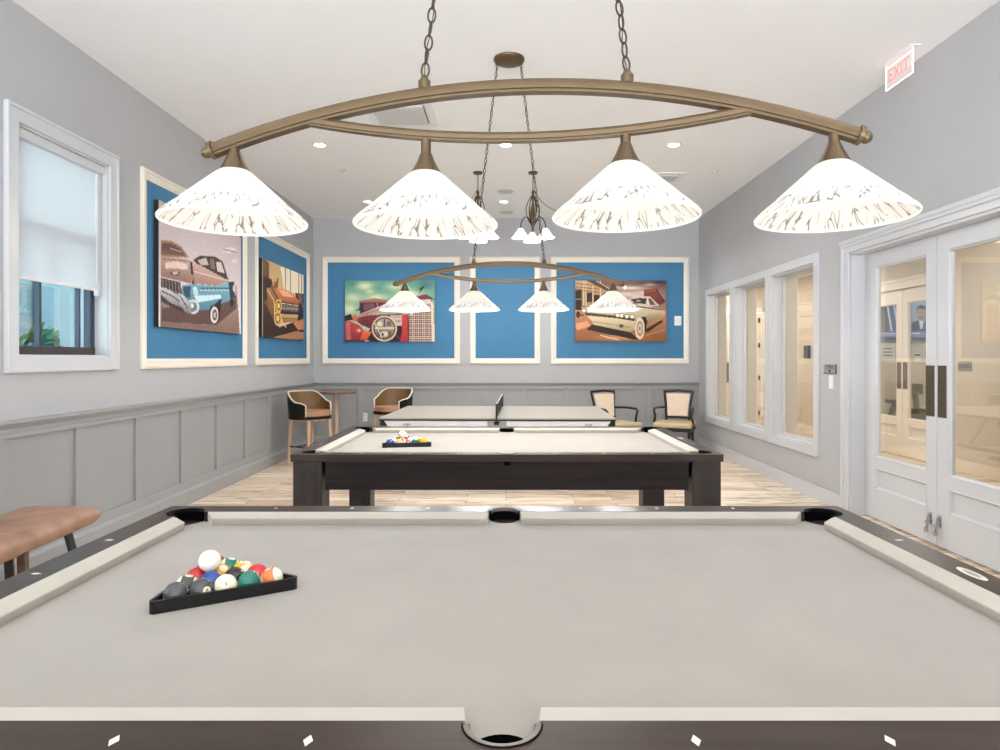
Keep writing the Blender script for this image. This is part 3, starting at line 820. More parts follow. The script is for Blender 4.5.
P.line([(210, 420), (345, 440)], 7, (236, 196, 140)); P.line([(210, 460), (345, 470)], 4, (216, 200, 190))
for (cx, cy, rx, ry) in ((186, 440, 26, 52), (180, 540, 30, 58)):
    P.ell(cx, cy, rx, ry, (226, 180, 92)); P.ell(cx, cy, rx * .68, ry * .7, (92, 62, 36)); P.ell(cx, cy, rx * .42, ry * .44, (238, 206, 130))
P.poly([(206, 506), (342, 512), (332, 566), (222, 574)], (222, 184, 118), (140, 98, 58)); P.line([(210, 540), (335, 545)], 5, (92, 62, 40))
P.poly([(300, 575), (392, 540), (392, 626), (340, 632)], (206, 134, 82)); P.poly([(140, 690), (330, 640), (390, 652), (390, 705), (200, 712)], (172, 120, 84)); P.line([(230, 590), (245, 612)], 8, (220, 210, 200))
P.grain(5)
canvas('picture of a rusty orange finned car beside the corner of the room', 'left', (LX, (A2[0] + A2[1]) / 2, (A2[2] + A2[3]) / 2), A2[1] - A2[0], A2[3] - A2[2], P)
# red truck
P = Paint(190, 130, 50, 955, 50, 655, (92, 150, 128), (178, 212, 180))
for (cx, cy, rx, ry, k) in ((250, 105, 110, 50, .9), (130, 220, 120, 60, .7), (370, 215, 130, 40, .8), (560, 110, 120, 45, .7), (700, 180, 160, 50, .8), (90, 330, 90, 60, .8), (300, 160, 60, 30, .6)):
    P.ell(cx, cy, rx, ry, (236, 230, 184), k=k, soft=True)
P.ell(860, 90, 90, 50, (60, 110, 104), k=.8, soft=True); P.ell(120, 80, 60, 30, (70, 132, 112), k=.7, soft=True); P.ell(380, 120, 60, 30, (80, 150, 120), k=.6, soft=True)
P.poly([(130, 350), (190, 330), (200, 270), (210, 350)], (70, 60, 62))
P.poly([(196, 262), (480, 258), (400, 350), (200, 380)], (86, 44, 56), (60, 34, 44)); P.poly([(240, 285), (350, 275), (340, 325), (240, 345)], (112, 82, 92)); P.line([(370, 262), (380, 320)], 8, (190, 150, 140))
P.poly([(186, 258), (350, 222), (495, 250), (495, 266), (200, 274)], (196, 138, 118), (140, 80, 76))
P.poly([(140, 430), (250, 395), (625, 375), (625, 520), (330, 540), (200, 480)], (150, 60, 60), (104, 34, 40))
for k in range(4): P.line([(210, 430 + k * 22), (380, 400 + k * 26)], 7, (64, 24, 30))
P.poly([(180, 420), (204, 378), (440, 288), (600, 250), (700, 260), (500, 350), (250, 400)], (226, 198, 182), (170, 128, 118)); P.line([(220, 392), (500, 300)], 7, (140, 96, 92))
P.ell(150, 420, 30, 36, (200, 110, 84)); P.poly([(50, 400), (110, 380), (130, 440), (50, 452)], (46, 30, 34))
P.poly([(500, 396), (625, 392), (625, 516), (560, 516)], (196, 176, 162)); P.line([(540, 410), (615, 410)], 6, (120, 96, 90)); P.line([(560, 450), (615, 450)], 8, (110, 86, 82))
P.poly([(240, 600), (330, 500), (640, 500), (640, 660), (240, 660)], (40, 22, 28)); P.line([(540, 560), (620, 650)], 12, (96, 52, 60))
P.poly([(50, 452), (104, 450), (200, 496), (252, 560), (205, 660), (50, 660)], (198, 74, 70), (130, 36, 44)); P.ell(190, 545, 26, 20, (250, 190, 170), soft=True); P.poly([(60, 470), (100, 462), (110, 650), (64, 650)], (226, 130, 126), k=.5)
P.poly([(236, 535), (320, 560), (264, 645), (200, 645)], (238, 124, 66), (200, 70, 44)); P.rect(50, 640, 300, 656, (66, 44, 56)); P.rect(250, 642, 290, 652, (220, 190, 200))
P.ell(446, 526, 128, 128, (206, 184, 166)); P.ell(446, 526, 112, 112, (92, 66, 60)); P.ell(446, 526, 98, 98, (176, 156, 138), (120, 100, 88))
P.rect(350, 512, 545, 532, (212, 190, 160)); P.line([(446, 430), (446, 512)], 16, (84, 66, 72)); P.ell(400, 480, 28, 24, (220, 206, 190)); P.ell(492, 478, 26, 26, (110, 96, 96)); P.ell(446, 580, 40, 28, (206, 196, 184)); P.ell(390, 580, 18, 26, (96, 76, 70)); P.ell(500, 580, 18, 26, (110, 80, 70)); P.line([(350, 470), (420, 620)], 6, (240, 224, 200)); P.ell(430, 585, 12, 16, (60, 48, 46))
P.poly([(622, 386), (686, 386), (694, 656), (606, 656), (622, 560)], (206, 60, 58), (168, 40, 44)); P.line([(680, 390), (690, 650)], 8, (96, 26, 32))
P.poly([(690, 384), (800, 270), (945, 270), (950, 656), (690, 656)], (58, 36, 40))
for x in range(706, 930, 21): P.line([(x, 300), (x, 656)], 8, (196, 164, 150))
for y in range(290, 656, 21): P.line([(692, y), (930, y)], 8, (206, 176, 160))
P.poly([(915, 268), (940, 268), (950, 656), (926, 656)], (222, 200, 184)); P.poly([(700, 384), (800, 262), (940, 262), (940, 284), (812, 284), (714, 400)], (220, 196, 180))
P.poly([(700, 220), (860, 186), (925, 232), (925, 262), (800, 248)], (122, 48, 58)); P.poly([(800, 240), (910, 236), (920, 262), (820, 262)], (206, 196, 186)); P.line([(860, 190), (950, 240)], 10, (70, 34, 44))
P.poly([(745, 155), (856, 98), (846, 120), (790, 182), (812, 130)], (24, 22, 26))
P.grain(5)
canvas('picture of an old red truck with a round headlamp on the back wall', 'back', (-1.83, BY, 2.13), 1.42, .965, P)
# sepia convertible
P = Paint(190, 130, 45, 832, 45, 575, (120, 88, 80), (190, 150, 124))
for (cx, cy, rx, ry, k) in ((520, 110, 160, 22, .9), (640, 150, 120, 24, .8), (700, 80, 90, 14, .8), (480, 160, 120, 26, .8), (600, 180, 200, 20, .7)): P.ell(cx, cy, rx, ry, (236, 216, 204), k=k, soft=True)
P.ell(780, 60, 110, 40, (60, 38, 44), k=.85, soft=True); P.ell(620, 70, 60, 16, (84, 58, 60), k=.7, soft=True)
P.rect(45, 300, 832, 580, (206, 140, 96), (128, 80, 50)); P.ell(760, 540, 120, 60, (140, 88, 50), k=.8, soft=True); P.ell(420, 540, 200, 30, (226, 180, 130), k=.6, soft=True)
P.poly([(45, 45), (225, 45), (372, 140), (372, 250), (45, 270)], (196, 160, 118), (160, 120, 84))
for (a, c, d, e) in ((48, 120, 100, 205), (140, 150, 192, 232), (206, 172, 256, 232), (48, 212, 100, 300), (290, 150, 330, 220)): P.rect(a, c, d, e, (42, 26, 22))
for x in (118, 138, 196, 262): P.line([(x, 48), (x, 262)], 9, (222, 196, 154))
for y in (70, 100, 128): P.line([(50, y), (250, y + 20)], 6, (112, 78, 54))
P.poly([(140, 45), (228, 45), (398, 152), (372, 164)], (98, 66, 48)); P.line([(228, 48), (395, 150)], 5, (232, 206, 170))
P.ell(475, 105, 14, 20, (250, 240, 226))
P.poly([(636, 128), (742, 114), (822, 232), (780, 256), (640, 190)], (140, 68, 56), (104, 46, 42)); P.line([(660, 140), (740, 130)], 4, (180, 110, 90)); P.line([(742, 116), (820, 232)], 8, (62, 34, 34))
P.poly([(500, 206), (556, 184), (690, 184), (770, 262), (640, 276), (520, 226)], (206, 190, 172)); P.poly([(520, 208), (600, 196), (664, 200), (652, 248), (560, 242)], (58, 44, 40)); P.poly([(676, 198), (700, 204), (742, 258), (690, 256)], (96, 74, 64)); P.line([(668, 186), (676, 262)], 9, (224, 210, 190)); P.ell(590, 222, 22, 12, (150, 130, 118))
P.poly([(96, 275), (200, 250), (420, 228), (640, 266), (800, 288), (822, 330), (780, 384), (660, 424), (642, 376), (560, 396), (400, 366), (130, 336)], (226, 212, 184), (166, 146, 116))
P.line([(100, 275), (420, 250), (800, 296)], 8, (110, 92, 74)); P.line([(560, 270), (800, 300)], 8, (70, 56, 48)); P.poly([(300, 262), (520, 262), (640, 290), (480, 312), (300, 300)], (240, 228, 204))
P.poly([(640, 360), (700, 340), (800, 320), (790, 372), (665, 424)], (196, 170, 130), (130, 102, 74))
P.poly([(128, 334), (400, 364), (560, 392), (572, 462), (520, 494), (210, 434), (180, 384)], (232, 218, 184), (170, 146, 108))
P.poly([(128, 322), (400, 350), (560, 376), (556, 398), (400, 372), (135, 348)], (72, 56, 46)); P.line([(180, 400), (520, 450)], 6, (130, 108, 80)); P.rect(426, 424, 460, 452, (84, 62, 50))
for x, y in ((412, 346), (446, 350), (490, 356), (536, 358)): P.ell(x, y, 21, 20, (120, 98, 78)); P.ell(x, y, 15, 15, (252, 240, 214))
P.ell(120, 305, 24, 24, (120, 98, 80)); P.ell(120, 305, 15, 16, (236, 222, 196)); P.line([(50, 330), (120, 350)], 16, (92, 72, 56)); P.ell(70, 340, 20, 30, (60, 44, 38))
P.poly([(580, 540), (560, 420), (600, 368), (650, 356), (668, 400), (650, 500)], (36, 24, 22))
P.ell(602, 460, 42, 96, (216, 198, 170)); P.ell(604, 462, 28, 66, (150, 126, 100)); P.ell(604, 462, 18, 44, (206, 186, 156)); P.ell(604, 462, 7, 18, (110, 84, 64))
P.poly([(140, 470), (190, 425), (520, 494), (600, 560), (540, 555), (420, 528), (300, 505)], (46, 28, 22)); P.poly([(646, 470), (790, 388), (806, 400), (664, 500)], (52, 32, 26))
P.poly([(45, 420), (150, 396), (176, 438), (60, 476)], (222, 152, 116)); P.line([(260, 520), (420, 560)], 8, (236, 196, 150)); P.line([(660, 520), (820, 470)], 7, (190, 136, 90))
P.grain(6)
canvas('sepia picture of a white classic car on the back wall', 'back', (1.81, BY, 2.13), 1.44, .965, P)

def switch(label, name, cat, side, loc, w, h, kind):
    t = thing(name, label, cat, loc); W = to_wall(side)
    m = MB(); m.box(-w / 2, w / 2, -h / 2, h / 2, 0, .007, .003, mat=W); m.build('cover_plate', M['white_plastic'], t)
    if kind == 'rocker':
        m = MB(); m.box(-w * .22, w * .22, -h * .28, h * .28, .007, .011, .001, mat=W); m.build('rocker', M['white_plastic'], t)
    else:
        for s in (-1, 1):
            m = MB(); m.box(-w * .2, w * .2, s * h * .2 - h * .12, s * h * .2 + h * .12, .007, .009, .001, mat=W); m.build('socket', M['grey_metal'], t)
switch('white thermostat plate at the edge of the blue panel on the back wall', 'wall_control', 'wall control', 'back', (2.72, BY - .004, 1.98), .11, .15, 'rocker')
switch('white light switch below the small sign beside the glass doors', 'light_switch', 'light switch', 'right', (RX, 6.10, 1.165), .075, .125, 'rocker')
switch('white power outlet low on the grey panelling between the two brown stools', 'power_outlet', 'outlet', 'back', (-2.235, BY - .005, .455), .085, .13, 'socket')
t = thing('door_sign', 'small grey lettered sign above the light switch', 'sign', (RX, 6.12, 1.285)); W = to_wall('right')
m = MB(); m.box(-.12, .12, -.045, .045, 0, .006, .002, mat=W); m.build('plate', M['sign_grey'], t)
text_obj('CYPRO', .05, M['ink'], t, W @ Matrix.Translation((0, .02, .0065)))
m = MB(); m.prism([(-.03, -.018), (.015, .002), (.015, -.038)], .0062, .0072)
for v in m.bm.verts: v.co = W @ v.co
m.build('arrow', M['ink'], t)
m = MB(); m.box(.108, .12, -.045, .045, .006, .008, mat=W); m.box(-.12, .12, -.045, -.038, .006, .008, mat=W); m.build('border', M['ink'], t)

# exit sign hung from the ceiling near the right wall
ex = thing('exit_sign', 'clear edge lit EXIT sign with red letters hung from the ceiling', 'exit sign', (2.88, 4.77, HZ))
m = MB(); m.box(-.045, .045, -.19, .19, -.006, 0, .002); m.build('ceiling_plate', M['white_plastic'], ex)
m = MB(); m.box(-.003, .003, -.165, .165, -.19, -.004); p = m.build('panel', M['acrylic'], ex)
m = MB()
for (a, c, e, f) in ((-.165, -.16, -.19, -.004), (.16, .165, -.19, -.004), (-.165, .165, -.19, -.185), (-.165, .165, -.03, -.026)): m.box(-.0045, .0045, a, c, e, f)
m.build('bright_edge', M['exit_edge'], ex)
text_obj('EXIT', .135, M['exit_red'], ex, Matrix.Translation((-.0055, 0.0, -.103)) @ Matrix.Rotation(-PI / 2, 4, 'Z') @ Matrix.Rotation(PI / 2, 4, 'X'), sx=.92, ext=.001)

# ------------------------------------------------------------------ ceiling fittings
def at_ceil(px, py): Y = (HZ - CZ) * F / (CY - py); return ((px - CX) * Y / F, Y)
def downlight(loc, label):
    t = thing('recessed_downlight', label, 'ceiling light', (*loc, HZ), 0, 'recessed downlights')
    m = MB(); m.lathe([(.058, -.001), (.06, -.006), (.082, -.006), (.086, -.001), (.086, .0)], seg=32); m.build('trim_ring', M['white_plastic'], t, smooth=40)
    m = MB(); m.lathe([(0, -.002), (.06, -.002)], seg=32); m.build('lens', M['bulb'], t)
    return t
DL = [((-1.93, 6.75), 'round white ceiling downlight nearest the left wall in the row before the vents'),
      ((0.0, 6.75), 'round white ceiling downlight above the middle of the far table lamp'),
      ((1.74, 6.75), 'round white ceiling downlight nearest the right wall'),
      ((-1.95, 9.2), 'round ceiling downlight in the back row behind the second glass shade from the left'),
      ((-.03, 9.2), 'round ceiling downlight in the back row between the ceiling speaker and small vent'),
      ((1.9, 9.2), 'round ceiling downlight in the back row behind the third glass shade from the left')]
LAMPS = []
for (loc, lab) in DL:
    downlight(loc, lab); LAMPS.append(loc)
UNSEEN_LAMPS = [(-1.93, 3.5), (0, 3.5), (1.74, 3.5), (-1.93, .6), (1.74, .6), (-1.9, -1.6), (1.74, -1.6)]  # unseen ceiling lamps added to light the near half, no fittings built
LAMPS += UNSEEN_LAMPS
def diffuser(label, loc, w, name='ceiling_vent'):
    t = thing(name, label, 'ceiling vent', (*loc, HZ))
    m = MB(); h = w / 2
    m.loft([[(s * x, q * x, z) for (s, q) in ((-1, -1), (1, -1), (1, 1), (-1, 1))] for x, z in ((h, 0), (h, -.01), (h - .06, -.012), (h - .075, 0.0))], caps=False)
    m.build('flange', M['white_plastic'], t)
    m = MB(); m.box(-h + .07, h - .07, -h + .07, h - .07, -.003, -.001); m.build('recess', M['vent_dark'], t)
    m = MB(); g = h - .078
    m.loft([[(s * x, q * x, z) for (s, q) in ((-1, -1), (1, -1), (1, 1), (-1, 1))] for x, z in ((g, -.006), (g, -.02), (g - .03, -.028))])
    m.build('baffle', M['grey_metal'], t)
diffuser('large square white ceiling air diffuser seen inside the front lamp bow', (-.95, 5.9), .6)
diffuser('square ceiling air vent half hidden by the third glass shade', (1.95, 7.95), .4)
t = thing('ceiling_speaker', 'round grey ceiling speaker grille beside the right chandelier', 'speaker', (-.01, 8.64, HZ))
m = MB(); m.lathe([(0, -.004), (.085, -.006), (.1, -.008), (.108, -.002), (.108, 0)], seg=32); m.build('grille', M['grey_metal'], t, smooth=40)
t = thing('air_grille', 'small rectangular return grille on the ceiling by the back wall', 'ceiling vent', (.01, 9.85, HZ))
m = MB(); m.box(-.12, .12, -.14, .14, -.006, 0, .002); m.build('frame', M['white_plastic'], t)
m = MB(); m.box(-.09, .09, -.11, .11, -.0075, -.0055); m.build('louvres', M['grey_metal'], t)
for loc, lab in (((-1.92, 7.65), 'small fire sprinkler cover on the ceiling left of the front lamp'), ((2.47, 7.7), 'small fire sprinkler cover on the ceiling toward the right wall')):
    t = thing('fire_sprinkler', lab, 'sprinkler', (*loc, HZ), 0, 'ceiling sprinklers')
    m = MB(); m.lathe([(0, -.03), (.012, -.03), (.014, -.008), (.036, -.006), (.04, 0)], seg=20); m.build('escutcheon', M['grey_metal'], t, smooth=40)

# ------------------------------------------------------------------ billiard lamps
def link_chain(m, p0, p1, ln=.044, wd=.0100, wr=.0026):
    p0, p1 = Vector(p0), Vector(p1); d = p1 - p0; n = max(2, int(d.length / (ln * .80))); st = d / n; u = d.normalized()
    s = u.cross(Vector((0, 1, 0))).normalized(); q = u.cross(s).normalized()
    for i in range(n):
        c = p0 + st * (i + .5); w = s if i % 2 == 0 else q
        w = (s + q * .5).normalized() if i % 2 == 0 else (q - s * .5).normalized()
        pts = []
        for k in range(12):
            a = 2 * PI * k / 12
            pts.append(c + u * (ln / 2 - wr) * math.sin(a) + w * wd * math.cos(a))
        m.tube(pts, wr, seg=5, closed=True)
    # supply wire laced through the links
    w = [p0 + d * (k / 24) + s * (.006 * math.sin(k * 1.9)) for k in range(25)]
    m.tube(w, .0016, seg=5)
SH = [(.183, .0065), (.1845, .002), (.1835, -.001), (.1855, .001), (.186, .006), (.181, .0125), (.160, .0315), (.1375, .0495), (.1335, .0545), (.106, .079), (.076, .106), (.050, .129), (.036, .139), (.033, .141)]
ARC = lambda t: 2.088 - .146 * (t / .828) ** 2
BOW = lambda t: 1.957 + .058 * (t / .575) ** 2
def billiard_lamp(label, loc, rz, shade_labels):   # last: how far each shade's stem is dropped
    L = thing('billiard_lamp', label, 'lamp', loc, rz, 'bow billiard lamps')
    m = MB(); pr = [(-.013, -.019), (.013, -.019), (.013, -.0125), (.0165, -.0105), (.0175, .004), (.012, .014), (.004, .0175), (-.004, .0175), (-.012, .014), (-.0175, .004), (-.0165, -.0105), (-.013, -.0125)]
    m.tube([(t, 0, ARC(t)) for t in [(-.828 + 1.656 * i / 48) for i in range(49)]], 1, profile=pr); m.build('arched_bar', M['bronze'], L, smooth=35)
    m = MB(); pr2 = [(x * .8, y * .72) for x, y in pr]
    m.tube([(t, 0, BOW(t)) for t in [(-.575 + 1.15 * i / 30) for i in range(31)]], 1, profile=pr2); m.build('lower_bow', M['bronze'], L, smooth=35)
    for s in (-1, 1):
        m = MB(); e = Vector((s * .828, 0, ARC(.828))); d = Vector((s * 1, 0, -.36)).normalized()
        m.cyl(e - d * .004, e + d * .007, .024, seg=24); m.sphere(e + d * .017, .016, 16, 12)
        m.build('end_finial', M['bronze'], L, smooth=40)
    for i, t in enumerate((-.768, -.256, .256, .768)):
        dz = (shade_labels or (0, 0, 0, 0))[i]
        top = ARC(t) - .016 if abs(t) > .5 else BOW(t) - .01
        m = MB(); m.lathe([(.0, top - 0), (.013, top), (.013, 1.935 + dz), (.016, 1.93 + dz), (.024, 1.91 + dz), (.034, 1.892 + dz), (.038, 1.884 + dz), (.036, 1.880 + dz), (0, 1.880 + dz)], (t, 0, 0), seg=28)
        m.build('socket_cup', M['bronze'], L, smooth=40)
        m = MB(); m.lathe(SH, seg=72); o = m.build('lamp_shade', M['shade'], L, smooth=50); o.location = (t, 0, 1.744 + dz)
        m = MB(); m.lathe([(0, 1.776), (.018, 1.782), (.03, 1.803), (.024, 1.83), (.014, 1.855), (.013, 1.872)], (t, 0, dz), seg=16); m.build('light_bulb', M['bulb'], L, smooth=50)
    for s in (-1, 1):
        m = MB(); m.lathe([(0, ARC(.26) + .05), (.008, ARC(.26) + .048), (.012, ARC(.26) + .036), (.016, ARC(.26) + .034), (.016, ARC(.26) + .012)], (s * .26, 0, 0), seg=16); m.build('chain_mount', M['bronze'], L, smooth=40)
        m = MB(); link_chain(m, (s * .26, 0, ARC(.26) + .045), (s * .085, 0, HZ - .03)); m.build('chain', M['bronze_dark'], L, smooth=60)
    m = MB(); m.lathe([(0, HZ - .034), (.02, HZ - .034), (.022, HZ - .03), (.095, HZ - .026), (.108, HZ - .02), (.114, HZ - .008), (.114, HZ)], seg=36)
    for s in (-1, 1): m.cyl((s * .085, 0, HZ - .045), (s * .085, 0, HZ - .022), .007, seg=10)
    m.build('ceiling_canopy', M['bronze'], L, smooth=40)
    return L
billiard_lamp('large bronze bow lamp with four glass shades over the near pool table', (.048, 1.67, 0), -math.radians(4), (.003, -.013, .0, -.008))
billiard_lamp('farther bronze bow lamp hanging above the second pool table', (.022, 4.81, 0), 0, None)

# chandeliers over the tennis table
def chandelier(label, x, y, swag):
    c = thing('chandelier', label, 'chandelier', (x, y, 0), 0, 'three light chandeliers')
    m = MB()
    for k in range(6):
        a = k * PI / 3
        pts = []
        for i in range(15):
            u = i / 14; r = .005 + .075 * math.sin(PI * u) ** .8
            pts.append((r * math.cos(a), r * math.sin(a), 3.33 - .37 * u))
        m.tube(pts, .0055, seg=6)
    m.build('cage', M['bronze_dark'], c, smooth=60)
    m = MB(); m.lathe([(0, 3.39), (.012, 3.38), (.02, 3.36), (.014, 3.33), (.01, 3.25), (.026, 3.16), (.03, 3.10), (.012, 3.02), (.024, 2.97), (.012, 2.94), (.016, 2.92), (0, 2.90)], seg=16); m.build('centre_stem', M['bronze'], c, smooth=40)
    for k in range(3):
        a = PI / 2 + k * 2 * PI / 3
        cx, cy = math.cos(a), math.sin(a)
        m = MB(); m.tube([(.03 * cx, .03 * cy, 3.0), (.07 * cx, .07 * cy, 3.06), (.12 * cx, .12 * cy, 3.05), (.16 * cx, .16 * cy, 2.99), (.17 * cx, .17 * cy, 2.93)], .007, seg=8); m.build('arm', M['bronze_dark'], c, smooth=60)
        m = MB(); m.lathe([(.104, 2.805), (.097, 2.812), (.072, 2.842), (.052, 2.872), (.034, 2.902), (.024, 2.914), (0, 2.918)], (.17 * cx, .17 * cy, 0), seg=32); m.build('lamp_shade', M['small_shade'], c, smooth=50)
    m = MB(); link_chain(m, (0, 0, 3.385), (0, 0, HZ - .02), .03, .009, .002); m.build('chain', M['bronze_dark'], c)
    m = MB(); m.lathe([(0, HZ - .03), (.05, HZ - .02), (.06, HZ)], seg=20); m.build('ceiling_hook', M['bronze'], c, smooth=40)
    m = MB(); dx = swag
    m.tube([(0, 0, 3.40), (dx * .15, .35, 3.37), (dx * .35, .8, 3.38), (dx * .6, 1.3, 3.44), (dx * .85, 1.75, 3.53), (dx, 2.0, HZ)], .004, seg=6); m.build('swag_cable', M['bronze_dark'], c, smooth=60)
chandelier('small three shade bronze chandelier beside the ceiling speaker, its body in full view', .32, 7.75, .62)
chandelier('small three shade bronze chandelier partly hidden behind the second glass shade', -.335, 7.75, -.62)

# ------------------------------------------------------------------ pool tables
LN, WN, CB = 1.153, .65, .061
LB, WB = LN + CB, WN + CB
LO, WO = LN + .156, WN + .156
ZR, ZC = .808, .771
def arc(cx, cy, r, a0, a1, n): return [(cx + r * math.cos(a0 + (a1 - a0) * i / n), cy + r * math.sin(a0 + (a1 - a0) * i / n)) for i in range(n + 1)]
def pool_table(label, loc):
    T = thing('pool_table', label, 'pool table', loc, 0, 'espresso pool tables')
    # rail frame: outer rectangle minus an inner outline that bulges at the pockets
    rc, rs = .066, .0625; kc = .012
    inner = []
    sg = lambda pts, sx, sy: [(x * sx, y * sy) for x, y in pts]
    dx = math.sqrt(rc ** 2 - kc ** 2)
    cor = arc(LB - kc, WB - kc, rc, math.atan2(-dx, kc), math.atan2(kc, -dx), 14)   # bottom-right start to top-left end, outward side
    ds = math.sqrt(rs ** 2 - .010 ** 2)
    side = arc(0, WB + .010, rs, math.atan2(-.010, ds), PI - math.atan2(-.010, ds), 14)
    q = cor + side
    inner = cor + side + sg(list(reversed(cor)), -1, 1) + sg(cor, -1, -1) + sg(side, -1, -1) + sg(list(reversed(cor)), 1, -1)
    bm = bmesh.new(); rad = .012
    outer = arc(LO - rad, WO - rad, rad, 0, PI / 2, 4) + arc(-LO + rad, WO - rad, rad, PI / 2, PI, 4) + arc(-LO + rad, -WO + rad, rad, PI, 1.5 * PI, 4) + arc(LO - rad, -WO + rad, rad, 1.5 * PI, 2 * PI, 4)
    es = []
    for loop in (outer, inner):
        vs = [bm.verts.new((x, y, ZR)) for x, y in loop]
        for i in range(len(vs)): es.append(bm.edges.new((vs[i], vs[(i + 1) % len(vs)])))
    bmesh.ops.triangle_fill(bm, edges=es, use_beauty=True, use_dissolve=False)
    r = bmesh.ops.extrude_face_region(bm, geom=list(bm.faces))
    for v in [g for g in r['geom'] if isinstance(g, bmesh.types.BMVert)]: v.co.z = ZR - .043
    m = MB(); m.bm.free(); m.bm = bm
    m.build('rail_frame', M['rail'], T)
    # cloth bed with notches at the pockets
    ch = .068
    a1 = math.atan2(-math.sqrt(ch ** 2 - .02 ** 2), .02); a2 = math.atan2(.03, -math.sqrt(ch ** 2 - .03 ** 2)) - 2 * PI
    c1 = arc(LB, WB, ch, a1, a2, 14)
    s1 = arc(0, WB + .03, .056, 0, -PI, 14)
    bed = c1 + s1 + sg(list(reversed(c1)), -1, 1) + sg(c1, -1, -1) + sg(s1, -1, -1) + sg(list(reversed(c1)), 1, -1)
    bm = bmesh.new(); es = []; vs = [bm.verts.new((x, y, ZC)) for x, y in bed]
    for i in range(len(vs)): es.append(bm.edges.new((vs[i], vs[(i + 1) % len(vs)])))
    bmesh.ops.triangle_fill(bm, edges=es, use_beauty=True, use_dissolve=False)
    r = bmesh.ops.extrude_face_region(bm, geom=list(bm.faces))
    for v in [g for g in r['geom'] if isinstance(g, bmesh.types.BMVert)]: v.co.z = ZC - .03
    m = MB(); m.bm.free(); m.bm = bm
    bm.normal_update()
    for f in bm.faces: f.material_index = 1 if abs(f.normal.z) < .5 else 0  # side faces coloured black to stand for the shade inside the pockets
    m.build('cloth_bed', [M['cloth'], M['leather_black']], T)
    # cushions
    prof = [(0.0, ZR - .0005), (.02, ZR - .002), (.050, ZR - .008), (.0595, ZR - .0105), (.061, ZR - .0135), (.0595, ZR - .018), (.0555, ZC + .002), (.054, ZC), (0, ZC)]
    def cushion(P0, P1, nrm, i0, i1):
        """P0..P1 along the rail line at its back edge; nrm points onto the bed; i0, i1 insets of the nose at the ends"""
        P0, P1, nrm = Vector(P0), Vector(P1), Vector(nrm); d = (P1 - P0).normalized()
        def ring(P, s, ins, grow):
            return [tuple(P + nrm * o * grow + d * s * ins * (o / CB)) [:2] + (z if grow == 1 else z,) for o, z in prof]
        loops = []
        for P, s, ins in ((P0, 1, i0), (P1, -1, i1)):
            ring_ = []
            for o, z in prof:
                v = P + nrm * o + d * (s * ins * (o / CB)); ring_.append((v.x, v.y, z))
            loops.append(ring_)
        # softened ends
        e0 = [((Vector(a) * .995 + Vector(c) * .005)) for a, c in zip(loops[0], loops[1])]
        e1 = [((Vector(c) * .995 + Vector(a) * .005)) for a, c in zip(loops[0], loops[1])]
        m = MB(); m.loft([loops[0], e0, e1, loops[1]]); return m
    ce, se = .090, .0595
    for s in (-1, 1):
        for x0, x1, i0, i1 in ((-LB + ce, -se, .045, .006), (se, LB - ce, .006, .045)):
            cushion((x0, s * WB, 0), (x1, s * WB, 0), (0, -s, 0), i0, i1).build('cushion', M['cushion'], T, smooth=30)
        cushion((s * LB, -WB + .078, 0), (s * LB, WB - .078, 0), (-s, 0, 0), .042, .042).build('cushion', M['cushion'], T, smooth=30)
    # pockets: rim arc plus leather cup
    spots = [(sx * (LB - .012), sy * (WB - .012), math.atan2(sy, sx), .064, .75 * PI) for sx in (-1, 1) for sy in (-1, 1)] + [(0, sy * (WB + .010), sy * PI / 2, .063, .5 * PI) for sy in (-1, 1)]
    for (x, y, a, r, half) in spots:
        lr = .056 if half < 2 else .066
        m = MB(); m.lathe([(r - .013, ZR - .012), (r - .012, ZR - .001), (r - .009, ZR + .0012), (r - .001, ZR + .0012), (r, ZR - .001)], (x, y, 0), 28, a - half, a + half)
        pk = m.build('pocket', M['pocket_iron'] if half < 2 else M['leather_black'], T, smooth=50)
        m = MB(); hb = half * .98
        m.lathe([(r - .012, ZR - .003), (r - .004, ZR - .02), (r - .004, ZC - .032)], (x, y, 0), 28, a - hb, a + hb)
        m.lathe([(r - .0015, ZR + .0002), (r - .001, ZR + .0016), (r + .0015, ZR + .0016), (r + .002, ZR + .0002)], (x, y, 0), 28, a - half, a + half)
        m.lathe([(lr, ZC - .031), (lr - .003, ZC - .06), (lr - .016, ZC - .10), (0, ZC - .11)], (x, y, 0), 28)
        m.build('pocket_liner', M['leather_black'], pk, smooth=50)
    # sights
    k = 0
    sp = []
    for s in (-1, 1):
        for i in (-3, -2, -1, 1, 2, 3): sp.append((i * .295, s * (WN + .116), 0))
        for j in (-1, 0, 1): sp.append((s * (LN + .109), j * .325, 1))
    for (x, y, o) in sp:
        m = MB()
        if o == 1 and abs(y) < .01 and x > 0:
            m.prism([(x + .017 * math.cos(t * PI / 16), y + .055 * math.sin(t * PI / 16)) for t in range(32)], ZR - .001, ZR + .0008); pl = m.build('name_plate', M['pearl'], T)
            m = MB(); m.prism([(x + .009 * math.cos(t * PI / 12), y + .034 * math.sin(t * PI / 12)) for t in range(24)], ZR + .0008, ZR + .0011); m.build('plate_inset', M['sign_grey'], pl)
        else:
            w_, h_ = (.0075, .0145) if o == 0 else (.0145, .0075)
            m.prism([(x - w_, y), (x, y - h_), (x + w_, y), (x, y + h_)], ZR - .001, ZR + .0007); m.build('rail_sight', M['pearl'], T)
    # cabinet
    for s in (-1, 1):
        m = MB(); m.box(-LO + .205, LO - .205, s * (WO - .05) - .02, s * (WO - .05) + .02, .588, .764, .003); m.build('apron', M['apronwood'], T)
        m = MB(); m.box(s * (LO - .05) - .02, s * (LO - .05) + .02, -WO + .205, WO - .205, .588, .764, .003); m.build('apron', M['apronwood'], T)
